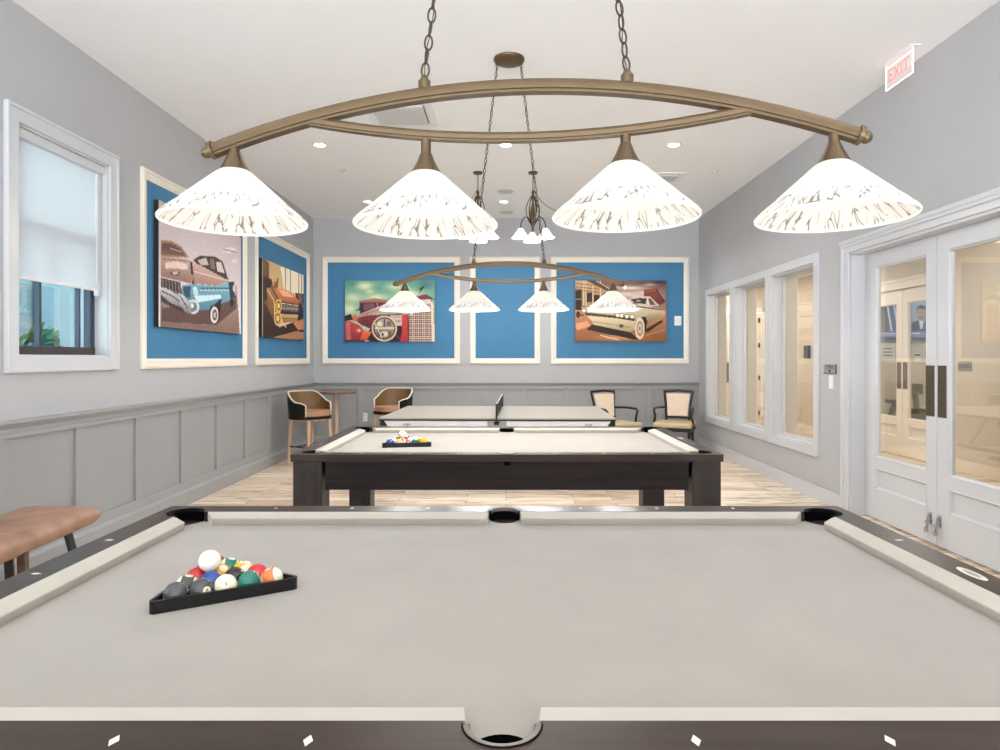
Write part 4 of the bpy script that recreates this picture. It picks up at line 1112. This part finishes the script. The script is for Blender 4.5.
    m = MB(); m.box(-LO + .09, LO - .09, -WO + .09, WO - .09, .66, .735); m.build('underframe', M['legwood'], T)
    for sx in (-1, 1):
        for sy in (-1, 1):
            cx, cy = sx * (LO - .014 - .0875), sy * (WO - .014 - .0875)
            m = MB(); m.box(cx - .0875, cx + .0875, cy - .0875, cy + .0875, 0.012, .764, .004); lg = m.build('leg', M['legwood'], T)
            m = MB(); m.box(cx - .06, cx + .06, cy - .06, cy + .06, 0, .013, .003); m.build('foot_pad', M['black_plastic'], lg)
    return T
T1 = (-.006, 1.756, 0); T2 = (.006, 4.73, 0)
pool_table('near pool table with beige cloth filling the lower half of the view', T1)
pool_table('second dark pool table beyond the near one, standing on square legs', T2)

# ------------------------------------------------------------------ balls and racks
BR = .0286
def ball_material(name, rgb, stripe, spot=True):
    t = NT(name); tc = t.add('ShaderNodeTexCoord'); sp = t.add('ShaderNodeSeparateXYZ'); t.link(tc.outputs['Object'], sp.inputs[0])
    ivory = lin((240, 230, 206)); col = lin(rgb)
    c = None
    if stripe:
        band = t.math('LESS_THAN', t.math('ABSOLUTE', sp.outputs[2]), BR * .52); c = t.mix(band, ivory, col)
    if spot:
        d = t.math('ADD', t.math('MULTIPLY', sp.outputs[1], sp.outputs[1]), t.math('MULTIPLY', sp.outputs[2], sp.outputs[2]))
        s = t.math('LESS_THAN', d, (BR * .36) ** 2); c = t.mix(s, c if c is not None else col, ivory)
    if c is not None: t.link(c, t.b.inputs['Base Color'])
    else: t.b.inputs['Base Color'].default_value = col
    t.b.inputs['Roughness'].default_value = 0.05; t.b.inputs['Coat Weight'].default_value = 0.3
    return t.m
BC = {'ivory': (240, 226, 198), 'yellow': (236, 170, 24), 'blue': (22, 66, 150), 'red': (196, 34, 40), 'purple': (70, 40, 96), 'orange': (226, 112, 40), 'green': (18, 110, 92), 'maroon': (128, 34, 34), 'black': (24, 24, 26), 'grey': (70, 70, 72)}
BM = {}
def bmat(c, st):
    if (c, st) not in BM: BM[(c, st)] = ball_material('ball_%s_%s' % (c, 'stripe' if st else 'solid'), BC[c], st)
    return BM[(c, st)]
M['cue'] = ball_material('cue_ball_ivory', (246, 238, 220), False, False)
m = MB(); m.sphere((0, 0, 0), BR, 40, 24); proto = m.build('pool_ball', M['cue'], None, smooth=60); ball_mesh = proto.data
bpy.data.objects.remove(proto)
def number_mesh(n):
    me = text_mesh(str(n), .0155, 0.0)
    vs = [v.co.copy() for v in me.vertices]
    sc_ = 1.0
    for v in me.vertices:
        x, y = v.co.x, v.co.y
        d = Vector((math.sqrt(max(1e-9, (BR) ** 2 - x * x - y * y)), x, y)).normalized() * (BR + .00012)
        v.co = d
    return me
NUM = {}
def ball(label, pos, c, st, num, rot, group, numbered):
    me = ball_mesh.copy(); me.materials.clear(); me.materials.append(bmat(c, st) if c else M['cue'])
    o = bpy.data.objects.new('pool_ball' if c else 'cue_ball', me); COL.objects.link(o)
    o.location = pos
    if isinstance(rot[0], str):
        v = Vector(rot[1])
        o.rotation_euler = v.to_track_quat('Z', 'X').to_euler() if rot[0] == 'z' else (0, -math.atan2(v.z, math.hypot(v.x, v.y)), math.atan2(v.y, v.x))
    else: o.rotation_euler = rot
    tag(o, label, 'ball', group)
    if c and numbered:
        if num not in NUM: NUM[num] = number_mesh(num); NUM[num].materials.clear(); NUM[num].materials.append(M['ink'])
        for k in range(2):
            d = bpy.data.objects.new('number', NUM[num]); COL.objects.link(d); d.parent = o; d.rotation_euler = (0, 0, PI * k)
    return o
def rack(label, A, B, zb, rows, group, cue_label, cue_at, numbered, skip_label=None):
    """triangle with front corners A (left) and B (right); third corner away from the viewer"""
    zb += .0004; A, B = Vector((*A, 0)), Vector((*B, 0)); ab = B - A; L = ab.length; ang = math.atan2(ab.y, ab.x)
    t = thing('ball_rack', label, 'ball rack', (A.x, A.y, zb), ang, 'black triangle racks')
    Cc = (L / 2, L * .866)
    def tri(off, r, n=6):
        cen = (L / 2, L * .2887); pts = []
        for (x, y), a in (((0, 0), -150), ((L, 0), -30), (Cc, 90)):
            dx, dy = cen[0] - x, cen[1] - y; q = math.hypot(dx, dy)
            px, py = x + dx / q * (2 * (off + r)), y + dy / q * (2 * (off + r))
            pts += arc(px, py, r, math.radians(a - 60), math.radians(a + 60), n)
        return pts
    bm = bmesh.new(); es = []
    for loop in (tri(0, .013), tri(.008, .005)):
        vs = [bm.verts.new((x, y, 0)) for x, y in loop]
        for i in range(len(vs)): es.append(bm.edges.new((vs[i], vs[(i + 1) % len(vs)])))
    bmesh.ops.triangle_fill(bm, edges=es, use_beauty=True)
    r = bmesh.ops.extrude_face_region(bm, geom=list(bm.faces))
    for v in [g for g in r['geom'] if isinstance(g, bmesh.types.BMVert)]: v.co.z = .031
    m = MB(); m.bm.free(); m.bm = bm
    m.build('triangle_frame', M['black_plastic'], t)
    for (x, y), a in (((0, 0), 30), ((L, 0), 150), (Cc, -90)):
        m = MB()
        ca, sa = math.cos(math.radians(a)), math.sin(math.radians(a))
        for k in (-.5, .5):
            p = (x + ca * .026 - sa * k * .006, y + sa * .026 + ca * k * .006)
            q = (x + ca * .043 - sa * k * .016, y + sa * .043 + ca * k * .016)
            m.bar((p[0], p[1], .02), (q[0], q[1], .02), .004, .016, .001)
        m.build('corner_rib', M['black_plastic'], t)
    M4 = Matrix.Translation((A.x, A.y, 0)) @ Matrix.Rotation(ang, 4, 'Z')
    d = 2 * BR + .0004; cx, cy = L / 2, L * .2887
    pos = {}
    for j, row in enumerate(rows):
        n = len(row)
        for i, spec in enumerate(row):
            x = cx + (i - (n - 1) / 2) * d; y = cy + (j - 4 / 3) * d * .866
            p = M4 @ Vector((x, y, zb + BR)); pos[(j, i)] = p
            if spec is None: continue
            c, st, num, rot, lab = spec
            ball(lab, p, c, st, num, rot, group, numbered)
    tr = [pos[k] for k in cue_at]; g = sum(tr, Vector()) / 3
    e = (tr[0] - g).length; hgt = math.sqrt((2 * BR) ** 2 - e * e)
    ball(cue_label, g + Vector((0, 0, hgt + .0004)), None, False, 0, (0, 0, 0), group, False)
r_ = math.radians
rows1 = [
 [('grey', False, 7, ('x', (.85, .45, .19)), 'dark grey ball in the left front corner of the near rack'), ('grey', False, 8, ('x', (.86, -.62, .12)), 'dark grey ball with a white number spot, second in the front row'), ('ivory', False, 9, ('x', (.42, -.86, .42)), 'cream ball with a number in the middle of the near rack front row'), ('green', False, 6, ('x', (.85, .45, .19)), 'green ball, fourth in the front row of the near rack'), ('orange', True, 13, ('z', (.95, .05, .38)), 'orange and ivory striped ball at the right end of the near rack front row')],
 [('grey', True, 15, ('z', (-.95, -.25, .2)), 'grey and white striped ball behind the two dark grey ones'), ('blue', False, 2, ('x', (.85, .45, .19)), 'blue ball below the cue ball in the near rack'), ('black', False, 8, ('x', (.85, .45, .19)), 'black ball between the blue and green ones of the near rack'), ('red', False, 3, ('x', (.85, .45, .19)), 'red ball mostly hidden beside the orange striped ball')],
 [('red', False, 3, ('x', (.85, .45, .19)), 'bright red ball at the left edge under the cue ball'), ('yellow', False, 1, ('x', (.5, -.4, .8)), 'plain yellow ball right of the cue ball in the near rack'), ('yellow', True, 9, ('z', (.75, -.62, -.1)), 'yellow and ivory striped ball above the green one')],
 [('maroon', True, 15, (r_(80), 0, r_(30)), 'ivory ball with a maroon stripe behind the cue ball'), ('green', True, 14, ('z', (-.85, -.3, .25)), 'green and ivory striped ball near the back of the near rack')],
 [('maroon', False, 7, ('x', (.85, .45, .19)), 'dark red ball at the back tip of the near rack')]]
rack('black plastic triangle rack on the near pool table', (-.865, 1.559), (-.548, 1.748), ZC, rows1, 'balls in the near rack', 'white cue ball resting on top of the balls in the near rack', [(1, 1), (2, 0), (2, 1)] if True else None, True)
rows2 = [
 [('blue', False, 2, (0, r_(-100), 0), 'blue ball at the left corner of the far rack'), ('yellow', True, 9, (r_(90), 0, r_(-72)), 'white ball second in the far rack front row'), ('red', True, 11, (r_(90), 0, r_(-60)), 'white ball with a red band near the middle of the far rack'), ('green', False, 6, (0, r_(-90), 0), 'dark green ball in the far rack front row'), ('yellow', False, 1, (0, r_(-110), 0), 'yellow ball toward the right end of the far rack')],
 [('blue', True, 10, (r_(80), 0, 0), 'white ball behind the blue one of the far rack'), ('red', False, 3, (0, r_(-90), 0), 'pinkish red ball under the far cue ball'), ('yellow', True, 9, (r_(40), 0, 0), 'yellow banded ball above the dark green one'), ('orange', False, 5, (0, r_(-90), 0), 'orange ball at the right side of the far rack')],
 [('black', False, 8, (0, r_(-90), 0), 'black ball at the left edge of the far rack'), ('maroon', False, 7, (0, r_(-90), 0), 'maroon ball in the third row of the far rack'), ('orange', True, 13, (r_(60), 0, 0), 'orange and white ball at the right edge of the far rack')],
 [('green', True, 14, (r_(60), 0, 0), 'green banded ball toward the back of the far rack'), ('purple', False, 4, (0, r_(-90), 0), 'purple ball toward the back of the far rack')],
 [('purple', True, 12, (r_(60), 0, 0), 'purple banded ball at the back tip of the far rack')]]
rack('black plastic triangle rack on the second pool table', (-.862, 4.48), (-.510, 4.545), ZC, rows2, 'balls in the far rack', 'white cue ball resting on top of the balls in the far rack', [(1, 1), (2, 0), (2, 1)], False)

# ------------------------------------------------------------------ table tennis table
tt = thing('tennis_table', 'grey beige table tennis table behind the second pool table', 'table tennis table', (-.072, 7.69, 0), -r_(1.6))
hw, hd = 1.245, .85
for s in (-1, 1):
    x0, x1 = (-hw, -.006) if s < 0 else (.006, hw)
    m = MB(); m.box(x0, x1, -hd, hd, .742, .76, .002); tp = m.build('table_top', M['tt_top'], tt)
    m = MB()
    m.box(x0, x1, -hd - .002, -hd + .018, .728, .7435); m.box(x0, x1, hd - .018, hd + .002, .728, .7435)
    xe = x0 if s < 0 else x1
    m.box(min(xe, xe - s * .018), max(xe, xe - s * .018), -hd, hd, .728, .7435); m.build('edge_band', M['black_plastic'], tp)
    xa, xb = sorted((s * .10, s * (hw - .06)))
    for sy in (-1, 1):
        # side skirt, its outer end cut on the slant
        A = [(s * .10, .655), (s * .10, .728), (s * (hw - .05), .728), (s * (hw - .10), .655)]
        yy = sy * (hd - .02)
        m = MB(); m.loft([[(x, yy - .012, z) for x, z in A], [(x, yy + .012, z) for x, z in A]]); sk = m.build('side_skirt', M['white_metal'], tt)
        if sy < 0:
            text_obj('stiga', .045, M['steel_dark'], sk, Matrix.Translation((s * .96, yy - .0125, .69)) @ Matrix.Rotation(PI / 2, 4, 'X'))
        m = MB(); m.box(min(xe, xe - s * .11), max(xe, xe - s * .11), sy * (hd - .09) - .05, sy * (hd - .09) + .05, .67, .728, .006); m.build('corner_block', M['black_plastic'], tt)
    for sy in (-1, 1):
        m = MB(); m.box(s * .88 - .025, s * .88 + .025, sy * .58 - .02, sy * .58 + .02, .09, .728, .004)
        lg = m.build('leg', M['steel_dark'], tt)
        m = MB(); m.cyl((s * .88, sy * .58 - .02, .045), (s * .88, sy * .58 + .02, .045), .045, seg=20); m.build('wheel', M['black_plastic'], lg, smooth=40)
        m = MB(); m.bar((s * .30, sy * .5, .70), (s * .14, sy * .5, .35), .03, .03, .004); m.bar((s * .36, sy * .5, .70), (s * .62, sy * .5, .30), .03, .03, .004); m.build('brace', M['black_plastic'], tt)
    m = MB(); m.box(s * .88 - .02, s * .88 + .02, -.58, .58, .30, .34, .004); m.build('cross_bar', M['steel_dark'], tt)
    m = MB(); m.box(s * .22 - .2, s * .22 + .2, -.46, .46, .12, .165, .006); m.build('chassis', M['steel_dark'], tt)
m = MB(); m.box(-.002, .002, -hd - .12, hd + .12, .775, .9125)
m.build('net', M['net'], tt)
m = MB(); m.box(-.004, .004, -hd - .12, hd + .12, .905, .917); m.build('net_tape', M['white_plastic'], tt)
for sy in (-1, 1):
    m = MB(); m.cyl((0, sy * (hd + .125), .70), (0, sy * (hd + .125), .918), .009, seg=12); m.box(-.025, .025, sy * (hd + .02) - .12, sy * (hd + .02) + .12, .70, .735, .004); m.build('net_post', M['black_plastic'], tt)

# ------------------------------------------------------------------ chairs, bar table, bench
def stool(label, loc, rz):
    """barrel backed stool on four wooden legs, facing local +X"""
    s = thing('counter_stool', label, 'stool', loc, rz, 'brown barrel back stools')
    n = 28; amax = r_(128)
    def top(a):   # height of the shell's edge against angle from the back
        u = min(1, max(0, (abs(a) - r_(42)) / r_(62)))
        return .945 - .135 * u * u * (3 - 2 * u) - .03 * max(0, (abs(a) - r_(104)) / r_(24)) ** 2
    inn, out = [], []
    def pt(a, z, r): return (-math.cos(a) * r * 1.0, math.sin(a) * r * 1.06, z)
    m = MB(); mo = MB()
    A = [-amax + 2 * amax * i / n for i in range(n + 1)]
    lv = [0, .3, .6, .85, 1]
    gin = [[pt(a, .63 + (top(a) - .63) * l, .235 + .03 * l * max(0, math.cos(a))) for l in lv] for a in A]
    gout = [[pt(a, .60 + (top(a) - .60) * l, .262 + .03 * l * max(0, math.cos(a))) for l in lv] for a in A]
    m.loft(gin, closed=False, caps=False); m.build('backrest', M['leather_brown'], s, smooth=60)
    mo.loft(gout, closed=False, caps=False)
    # floor of the shell
    mo.prism([(pt(2 * PI * k / 32, 0, .26)[0], pt(2 * PI * k / 32, 0, .26)[1]) for k in range(32)], .60, .64)
    mo.build('outer_shell', M['black_shell'], s, smooth=60)
    m = MB(); path = [Vector(a[-1]) * .5 + Vector(c[-1]) * .5 for a, c in zip(gin, gout)]
    front0 = [Vector(pt(A[0], z, .248)) for z in (.63, .70)]; front1 = [Vector(pt(A[-1], z, .248)) for z in (.70, .63)]
    m.tube(front0 + path + front1, .0125, seg=8); m.build('edge_piping', M['piping'], s, smooth=60)
    m = MB(); m.prism([(pt(2 * PI * k / 36, 0, .245)[0] + .012, pt(2 * PI * k / 36, 0, .245)[1]) for k in range(36)], .635, .705)
    bmesh.ops.bevel(m.bm, geom=[e for e in m.bm.edges if abs(e.verts[0].co.z - e.verts[1].co.z) < 1e-5 and e.verts[0].co.z > .69], offset=.02, segments=3, affect='EDGES')
    m.build('seat', M['leather_seat'], s, smooth=60)
    m = MB(); m.lathe([(0, .575), (.22, .575), (.235, .60), (0, .60)], seg=32); m.build('seat_base', M['oak'], s, smooth=40)
    for sx in (-1, 1):
        for sy in (-1, 1):
            m = MB(); m.tube([(sx * .17, sy * .17, .585), (sx * .195, sy * .195, 0)], [.024, .017], seg=14); m.build('leg', M['oak'], s, smooth=60)
    m = MB(); m.tube([(.19, -.19, .22), (.19, .19, .22)], .009, seg=8); m.tube([(-.19, -.19, .22), (-.19, .19, .22)], .009, seg=8); m.tube([(-.19, -.19, .24), (.19, -.19, .24)], .009, seg=8); m.tube([(-.19, .19, .24), (.19, .19, .24)], .009, seg=8)
    m.build('foot_rail', M['steel_dark'], s, smooth=60)
    return s
stool('brown barrel backed stool standing at the left wall beside the round table', (-2.57, 8.55, 0), r_(-33))
stool('brown barrel backed stool against the back wall left of the tennis table', (-1.62, 9.3, 0), r_(-113))
bt = thing('bar_table', 'tall round bar table in the corner behind the left stool', 'table', (-2.43, 9.30, 0))
m = MB(); m.lathe([(0, .885), (.28, .885), (.30, .893), (.30, .913), (.292, .92), (0, .92)], seg=48); m.build('table_top', M['walnut'], bt, smooth=40)
m = MB(); m.lathe([(.12, .868), (.12, .885), (.0, .885)], seg=32); m.lathe([(0, .868), (.12, .868)], seg=32); m.build('top_plate', M['oak'], bt, smooth=40)
m = MB(); m.cyl((0, 0, .03), (0, 0, .875), .032, seg=24); m.build('column', M['oak'], bt, smooth=40)
m = MB(); m.lathe([(0, .03), (.04, .03), (.24, .018), (.25, .008), (.25, 0), (0, 0)], seg=40); m.build('base', M['steel_dark'], bt, smooth=40)

def armchair(label, loc, rz):
    """open armed dining chair facing local -Y"""
    c = thing('dining_armchair', label, 'chair', loc, rz, 'cream backed armchairs')
    m = MB(); m.box(-.27, .27, -.27, .22, .40, .475, .03, 4); sm = m.build('seat', M['gold_vinyl'], c, smooth=60)
    m = MB(); m.box(-.265, .265, -.265, .225, .35, .405, .006); m.build('seat_rail', M['black_wood'], c)
    lean = Matrix.Translation((0, .22, .42)) @ Matrix.Rotation(r_(-10), 4, 'X')
    def shield(k, y0, y1, m):
        out = [(-.165 * k, .09), (.165 * k, .09), (.178 * k, .30), (.20 * k, .455 + .02 * k), (0, .485 * (1 if k > .95 else .985)), (-.20 * k, .455 + .02 * k), (-.178 * k, .30)]
        if k < .95: out = [(x, max(z, .115) if z < .2 else z - .03) for x, z in out]
        m.loft([[lean @ Vector((x, y0, z)) for x, z in out], [lean @ Vector((x, y1, z)) for x, z in out]])
    m = MB(); shield(.86, -.035, .03, m); m.build('back_pad', M['cream_fabric'], c)
    m = MB()
    P_ = [(-.165, .0), (-.168, .09), (-.18, .30), (-.207, .485)]
    for s in (-1, 1):
        m.tube([lean @ Vector((s * -x, 0, z)) for x, z in P_], .018, seg=8)
    m.tube([lean @ Vector((-.213, 0, .48)), lean @ Vector((0, 0, .495)), lean @ Vector((.213, 0, .48))], .018, seg=8)
    m.tube([lean @ Vector((-.17, 0, .095)), lean @ Vector((.17, 0, .095))], .016, seg=8)
    m.build('back_frame', M['black_wood'], c, smooth=60)
    for s in (-1, 1):
        m = MB(); m.tube([(s * .185, .25, .66), (s * .25, .05, .668), (s * .27, -.13, .66), (s * .268, -.17, .635), (s * .25, -.16, .56), (s * .272, -.12, .47), (s * .27, -.12, .38)], .017, seg=10); m.build('arm', M['black_wood'], c, smooth=60)
        m = MB(); m.tube([(s * .235, -.235, .38), (s * .23, -.235, .2), (s * .225, -.24, 0)], [.026, .02, .014], seg=10); m.build('leg', M['black_wood'], c, smooth=60)
        m = MB(); m.tube([(s * .215, .215, .44), (s * .215, .225, .25), (s * .22, .30, 0)], [.024, .02, .015], seg=10); m.build('leg', M['black_wood'], c, smooth=60)
    return c
armchair('cream backed black armchair partly hidden by the right end of the tennis table', (1.57, 9.35, 0), r_(28))
armchair('cream backed black armchair standing alone in the right back corner', (2.44, 9.40, 0), r_(-24))

bn = thing('leather_bench', 'tan leather bench with rounded seat against the left wall panelling', 'bench', (-2.65, 3.18, 0))
# two cushion sections with a seam between
for (ya, yb) in ((-.72, .12), (.12, .70)):
    loops = []
    n = 12
    for i in range(n + 1):
        u = i / n; y = ya + (yb - ya) * u
        e = min(u, 1 - u) * (yb - ya)
        sq = 1 - .16 * max(0, 1 - e / .05) ** 2
        if abs(y - .70) < .06: sq *= 1 - .25 * (1 - abs(y - .70) / .06) ** 2
        sag = .015 * (abs(y) / .7) ** 2
        loop = []
        for k in range(24):
            a = 2 * PI * k / 24
            cx, sz = math.cos(a), math.sin(a)
            x = .24 * math.copysign(abs(cx) ** .55, cx) * (0.96 + .04 * sq); z = .445 + (.062 if ya > 0 else .068) * math.copysign(abs(sz) ** .65, sz) * sq + sag
            loop.append((x, y, z))
        loops.append(loop)
    m = MB(); m.loft(loops); m.build('seat_cushion', M['leather_tan'], bn, smooth=50)
m = MB(); m.box(-.13, .13, -.66, .56, .375, .40, .006); m.build('under_frame', M['walnut'], bn)
for y0_, lean_ in ((.50, .09), (.16, -.05), (-.55, -.09)):
    for s in (-1, 1):
        m = MB(); m.bar((s * .17, y0_, .41), (s * .215, y0_ + lean_, 0), .045, .03, .004); m.build('leg', M['walnut'] if y0_ < .4 else M['steel_dark'], bn)

# ------------------------------------------------------------------ outside the left window
m = MB(); m.box(-14, LX - TH, -4, 16, -.2, -.1); struct(m.build('ground_outside', M['ground_out']))
m = MB(); m.box(-9.4, -9.0, 2, 40, -.1, 7)
k = 2.0
while k < 40: m.box(-9.02, -8.94, k, k + .25, -.1, 7); k += 2.6
struct(m.build('exterior_wall', M['teal_wall']))
def bush(label, x, y, r, h, seed):
    t = thing('garden_bush', label, 'bush', (x, y, -.1), 0, 'bushes outside the window'); rr = random.Random(seed)
    m = MB(); m.tube([(0, 0, 0), (.03, .02, h * .6)], .03, seg=8); m.build('stem', M['walnut'], t)
    m = MB()
    for i in range(420):
        a = rr.uniform(0, 2 * PI); e = math.acos(rr.uniform(-1, 1)); q = rr.uniform(.5, 1) ** .5
        p = Vector((r * q * math.sin(e) * math.cos(a), r * q * math.sin(e) * math.sin(a), h * .62 + h * .4 * q * math.cos(e)))
        d1 = Vector((rr.uniform(-1, 1), rr.uniform(-1, 1), rr.uniform(-.3, 1))).normalized(); d2 = d1.cross(Vector((rr.uniform(-1, 1), rr.uniform(-1, 1), rr.uniform(-1, 1)))).normalized(); l = rr.uniform(.07, .13)
        m.face([p - d1 * l, p + d2 * l * .5, p + d1 * l, p - d2 * l * .5])
    m.build('foliage', M['leaf'], t)
bush('rounded green bush outside the left pane of the window', -5.6, 7.15, .55, 1.72, 1)
bush('taller green bush outside just right of the window bar', -5.8, 8.1, .35, 1.85, 2)
bush('low green bush outside near the right of the window', -5.9, 9.3, .55, 1.52, 3)

# ------------------------------------------------------------------ light
LOW_FILL, SKY_UP = 1.25, .24
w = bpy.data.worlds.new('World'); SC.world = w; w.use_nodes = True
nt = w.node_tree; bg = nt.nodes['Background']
# sky above; brighter fill added below the horizon to light the ceiling
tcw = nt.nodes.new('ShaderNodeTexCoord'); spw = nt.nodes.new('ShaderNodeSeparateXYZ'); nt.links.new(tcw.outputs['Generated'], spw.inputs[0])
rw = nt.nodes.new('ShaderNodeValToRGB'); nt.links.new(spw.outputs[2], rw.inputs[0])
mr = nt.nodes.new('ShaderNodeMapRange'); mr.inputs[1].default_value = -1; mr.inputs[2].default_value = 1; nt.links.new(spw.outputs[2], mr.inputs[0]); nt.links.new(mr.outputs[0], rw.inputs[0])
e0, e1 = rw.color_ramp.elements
e0.position = .485; e0.color = (LOW_FILL * .875, LOW_FILL * .94, LOW_FILL, 1); e1.position = .515; e1.color = (SKY_UP * .88, SKY_UP * .95, SKY_UP, 1)
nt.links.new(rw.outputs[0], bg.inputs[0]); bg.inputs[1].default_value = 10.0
def area(name, loc, size, power, color=(1, 1, 1), rot=(0, 0, 0), shape='DISK', size_y=None, spread=PI):
    l = bpy.data.lights.new(name, 'AREA'); l.shape = shape; l.size = size
    if size_y: l.size_y = size_y
    l.energy = power; l.color = color; l.spread = spread
    o = bpy.data.objects.new(name, l); COL.objects.link(o); o.location = loc; o.rotation_euler = rot
    return o
def point(name, loc, power, color=(1, 1, 1), r=.03):
    l = bpy.data.lights.new(name, 'POINT'); l.energy = power; l.color = color; l.shadow_soft_size = r
    o = bpy.data.objects.new(name, l); COL.objects.link(o); o.location = loc
P_DOWN = 7
for (x, y) in LAMPS: area('downlight_lamp', (x, y, HZ - .012), .13, P_DOWN if y > 5 else P_DOWN * .6, (.93, .97, 1.0), spread=math.radians(120))
def lamp_pts(loc, rz, P_LAMP):
    for t in (-.768, -.256, .256, .768):
        point('shade_lamp', (loc[0] + t * math.cos(rz), loc[1] + t * math.sin(rz), 1.744 - .012), P_LAMP, (1.0, .98, .96), .03)
lamp_pts((.048, 1.67), -r_(4), .5); lamp_pts((.022, 4.81), 0, 19.0)
for x in (.32, -.335):
    for k in range(3): point('chandelier_lamp', (x + .17 * math.cos(PI / 2 + k * 2 * PI / 3), 7.75 + .17 * math.sin(PI / 2 + k * 2 * PI / 3), 2.806), 19, (1.0, .98, .95), .03)
for (x, y) in ((4.4, 4.0), (4.4, 7.0), (4.4, 10.0), (4.4, 12.2), (7.4, 10.8), (7.4, 8.0)):
    area('hall_lamp', (x, y, 2.88), .5, 26, (1.0, .97, .93))

# ------------------------------------------------------------------ camera
cam = bpy.data.cameras.new('Camera'); co = bpy.data.objects.new('Camera', cam); COL.objects.link(co)
co.location = (0, 0, CZ); co.rotation_euler = (PI / 2, 0, 0)
cam.sensor_width = 36; cam.sensor_fit = 'HORIZONTAL'; cam.lens = F * 36 / 1000
cam.shift_x = (500 - CX) / 1000; cam.shift_y = (CY - 375) / 1000
cam.clip_start = .05; cam.clip_end = 200
SC.camera = co
SC.view_settings.view_transform = 'Standard'; SC.view_settings.look = 'None'
SC.view_settings.gamma = 1; SC.view_settings.use_curve_mapping = False
SC.view_settings.exposure = 0.3
SC.cycles.max_bounces = 8; SC.cycles.diffuse_bounces = 5; SC.cycles.transparent_max_bounces = 12
SC.cycles.use_denoising = True
SC.cycles.sample_clamp_indirect = 6
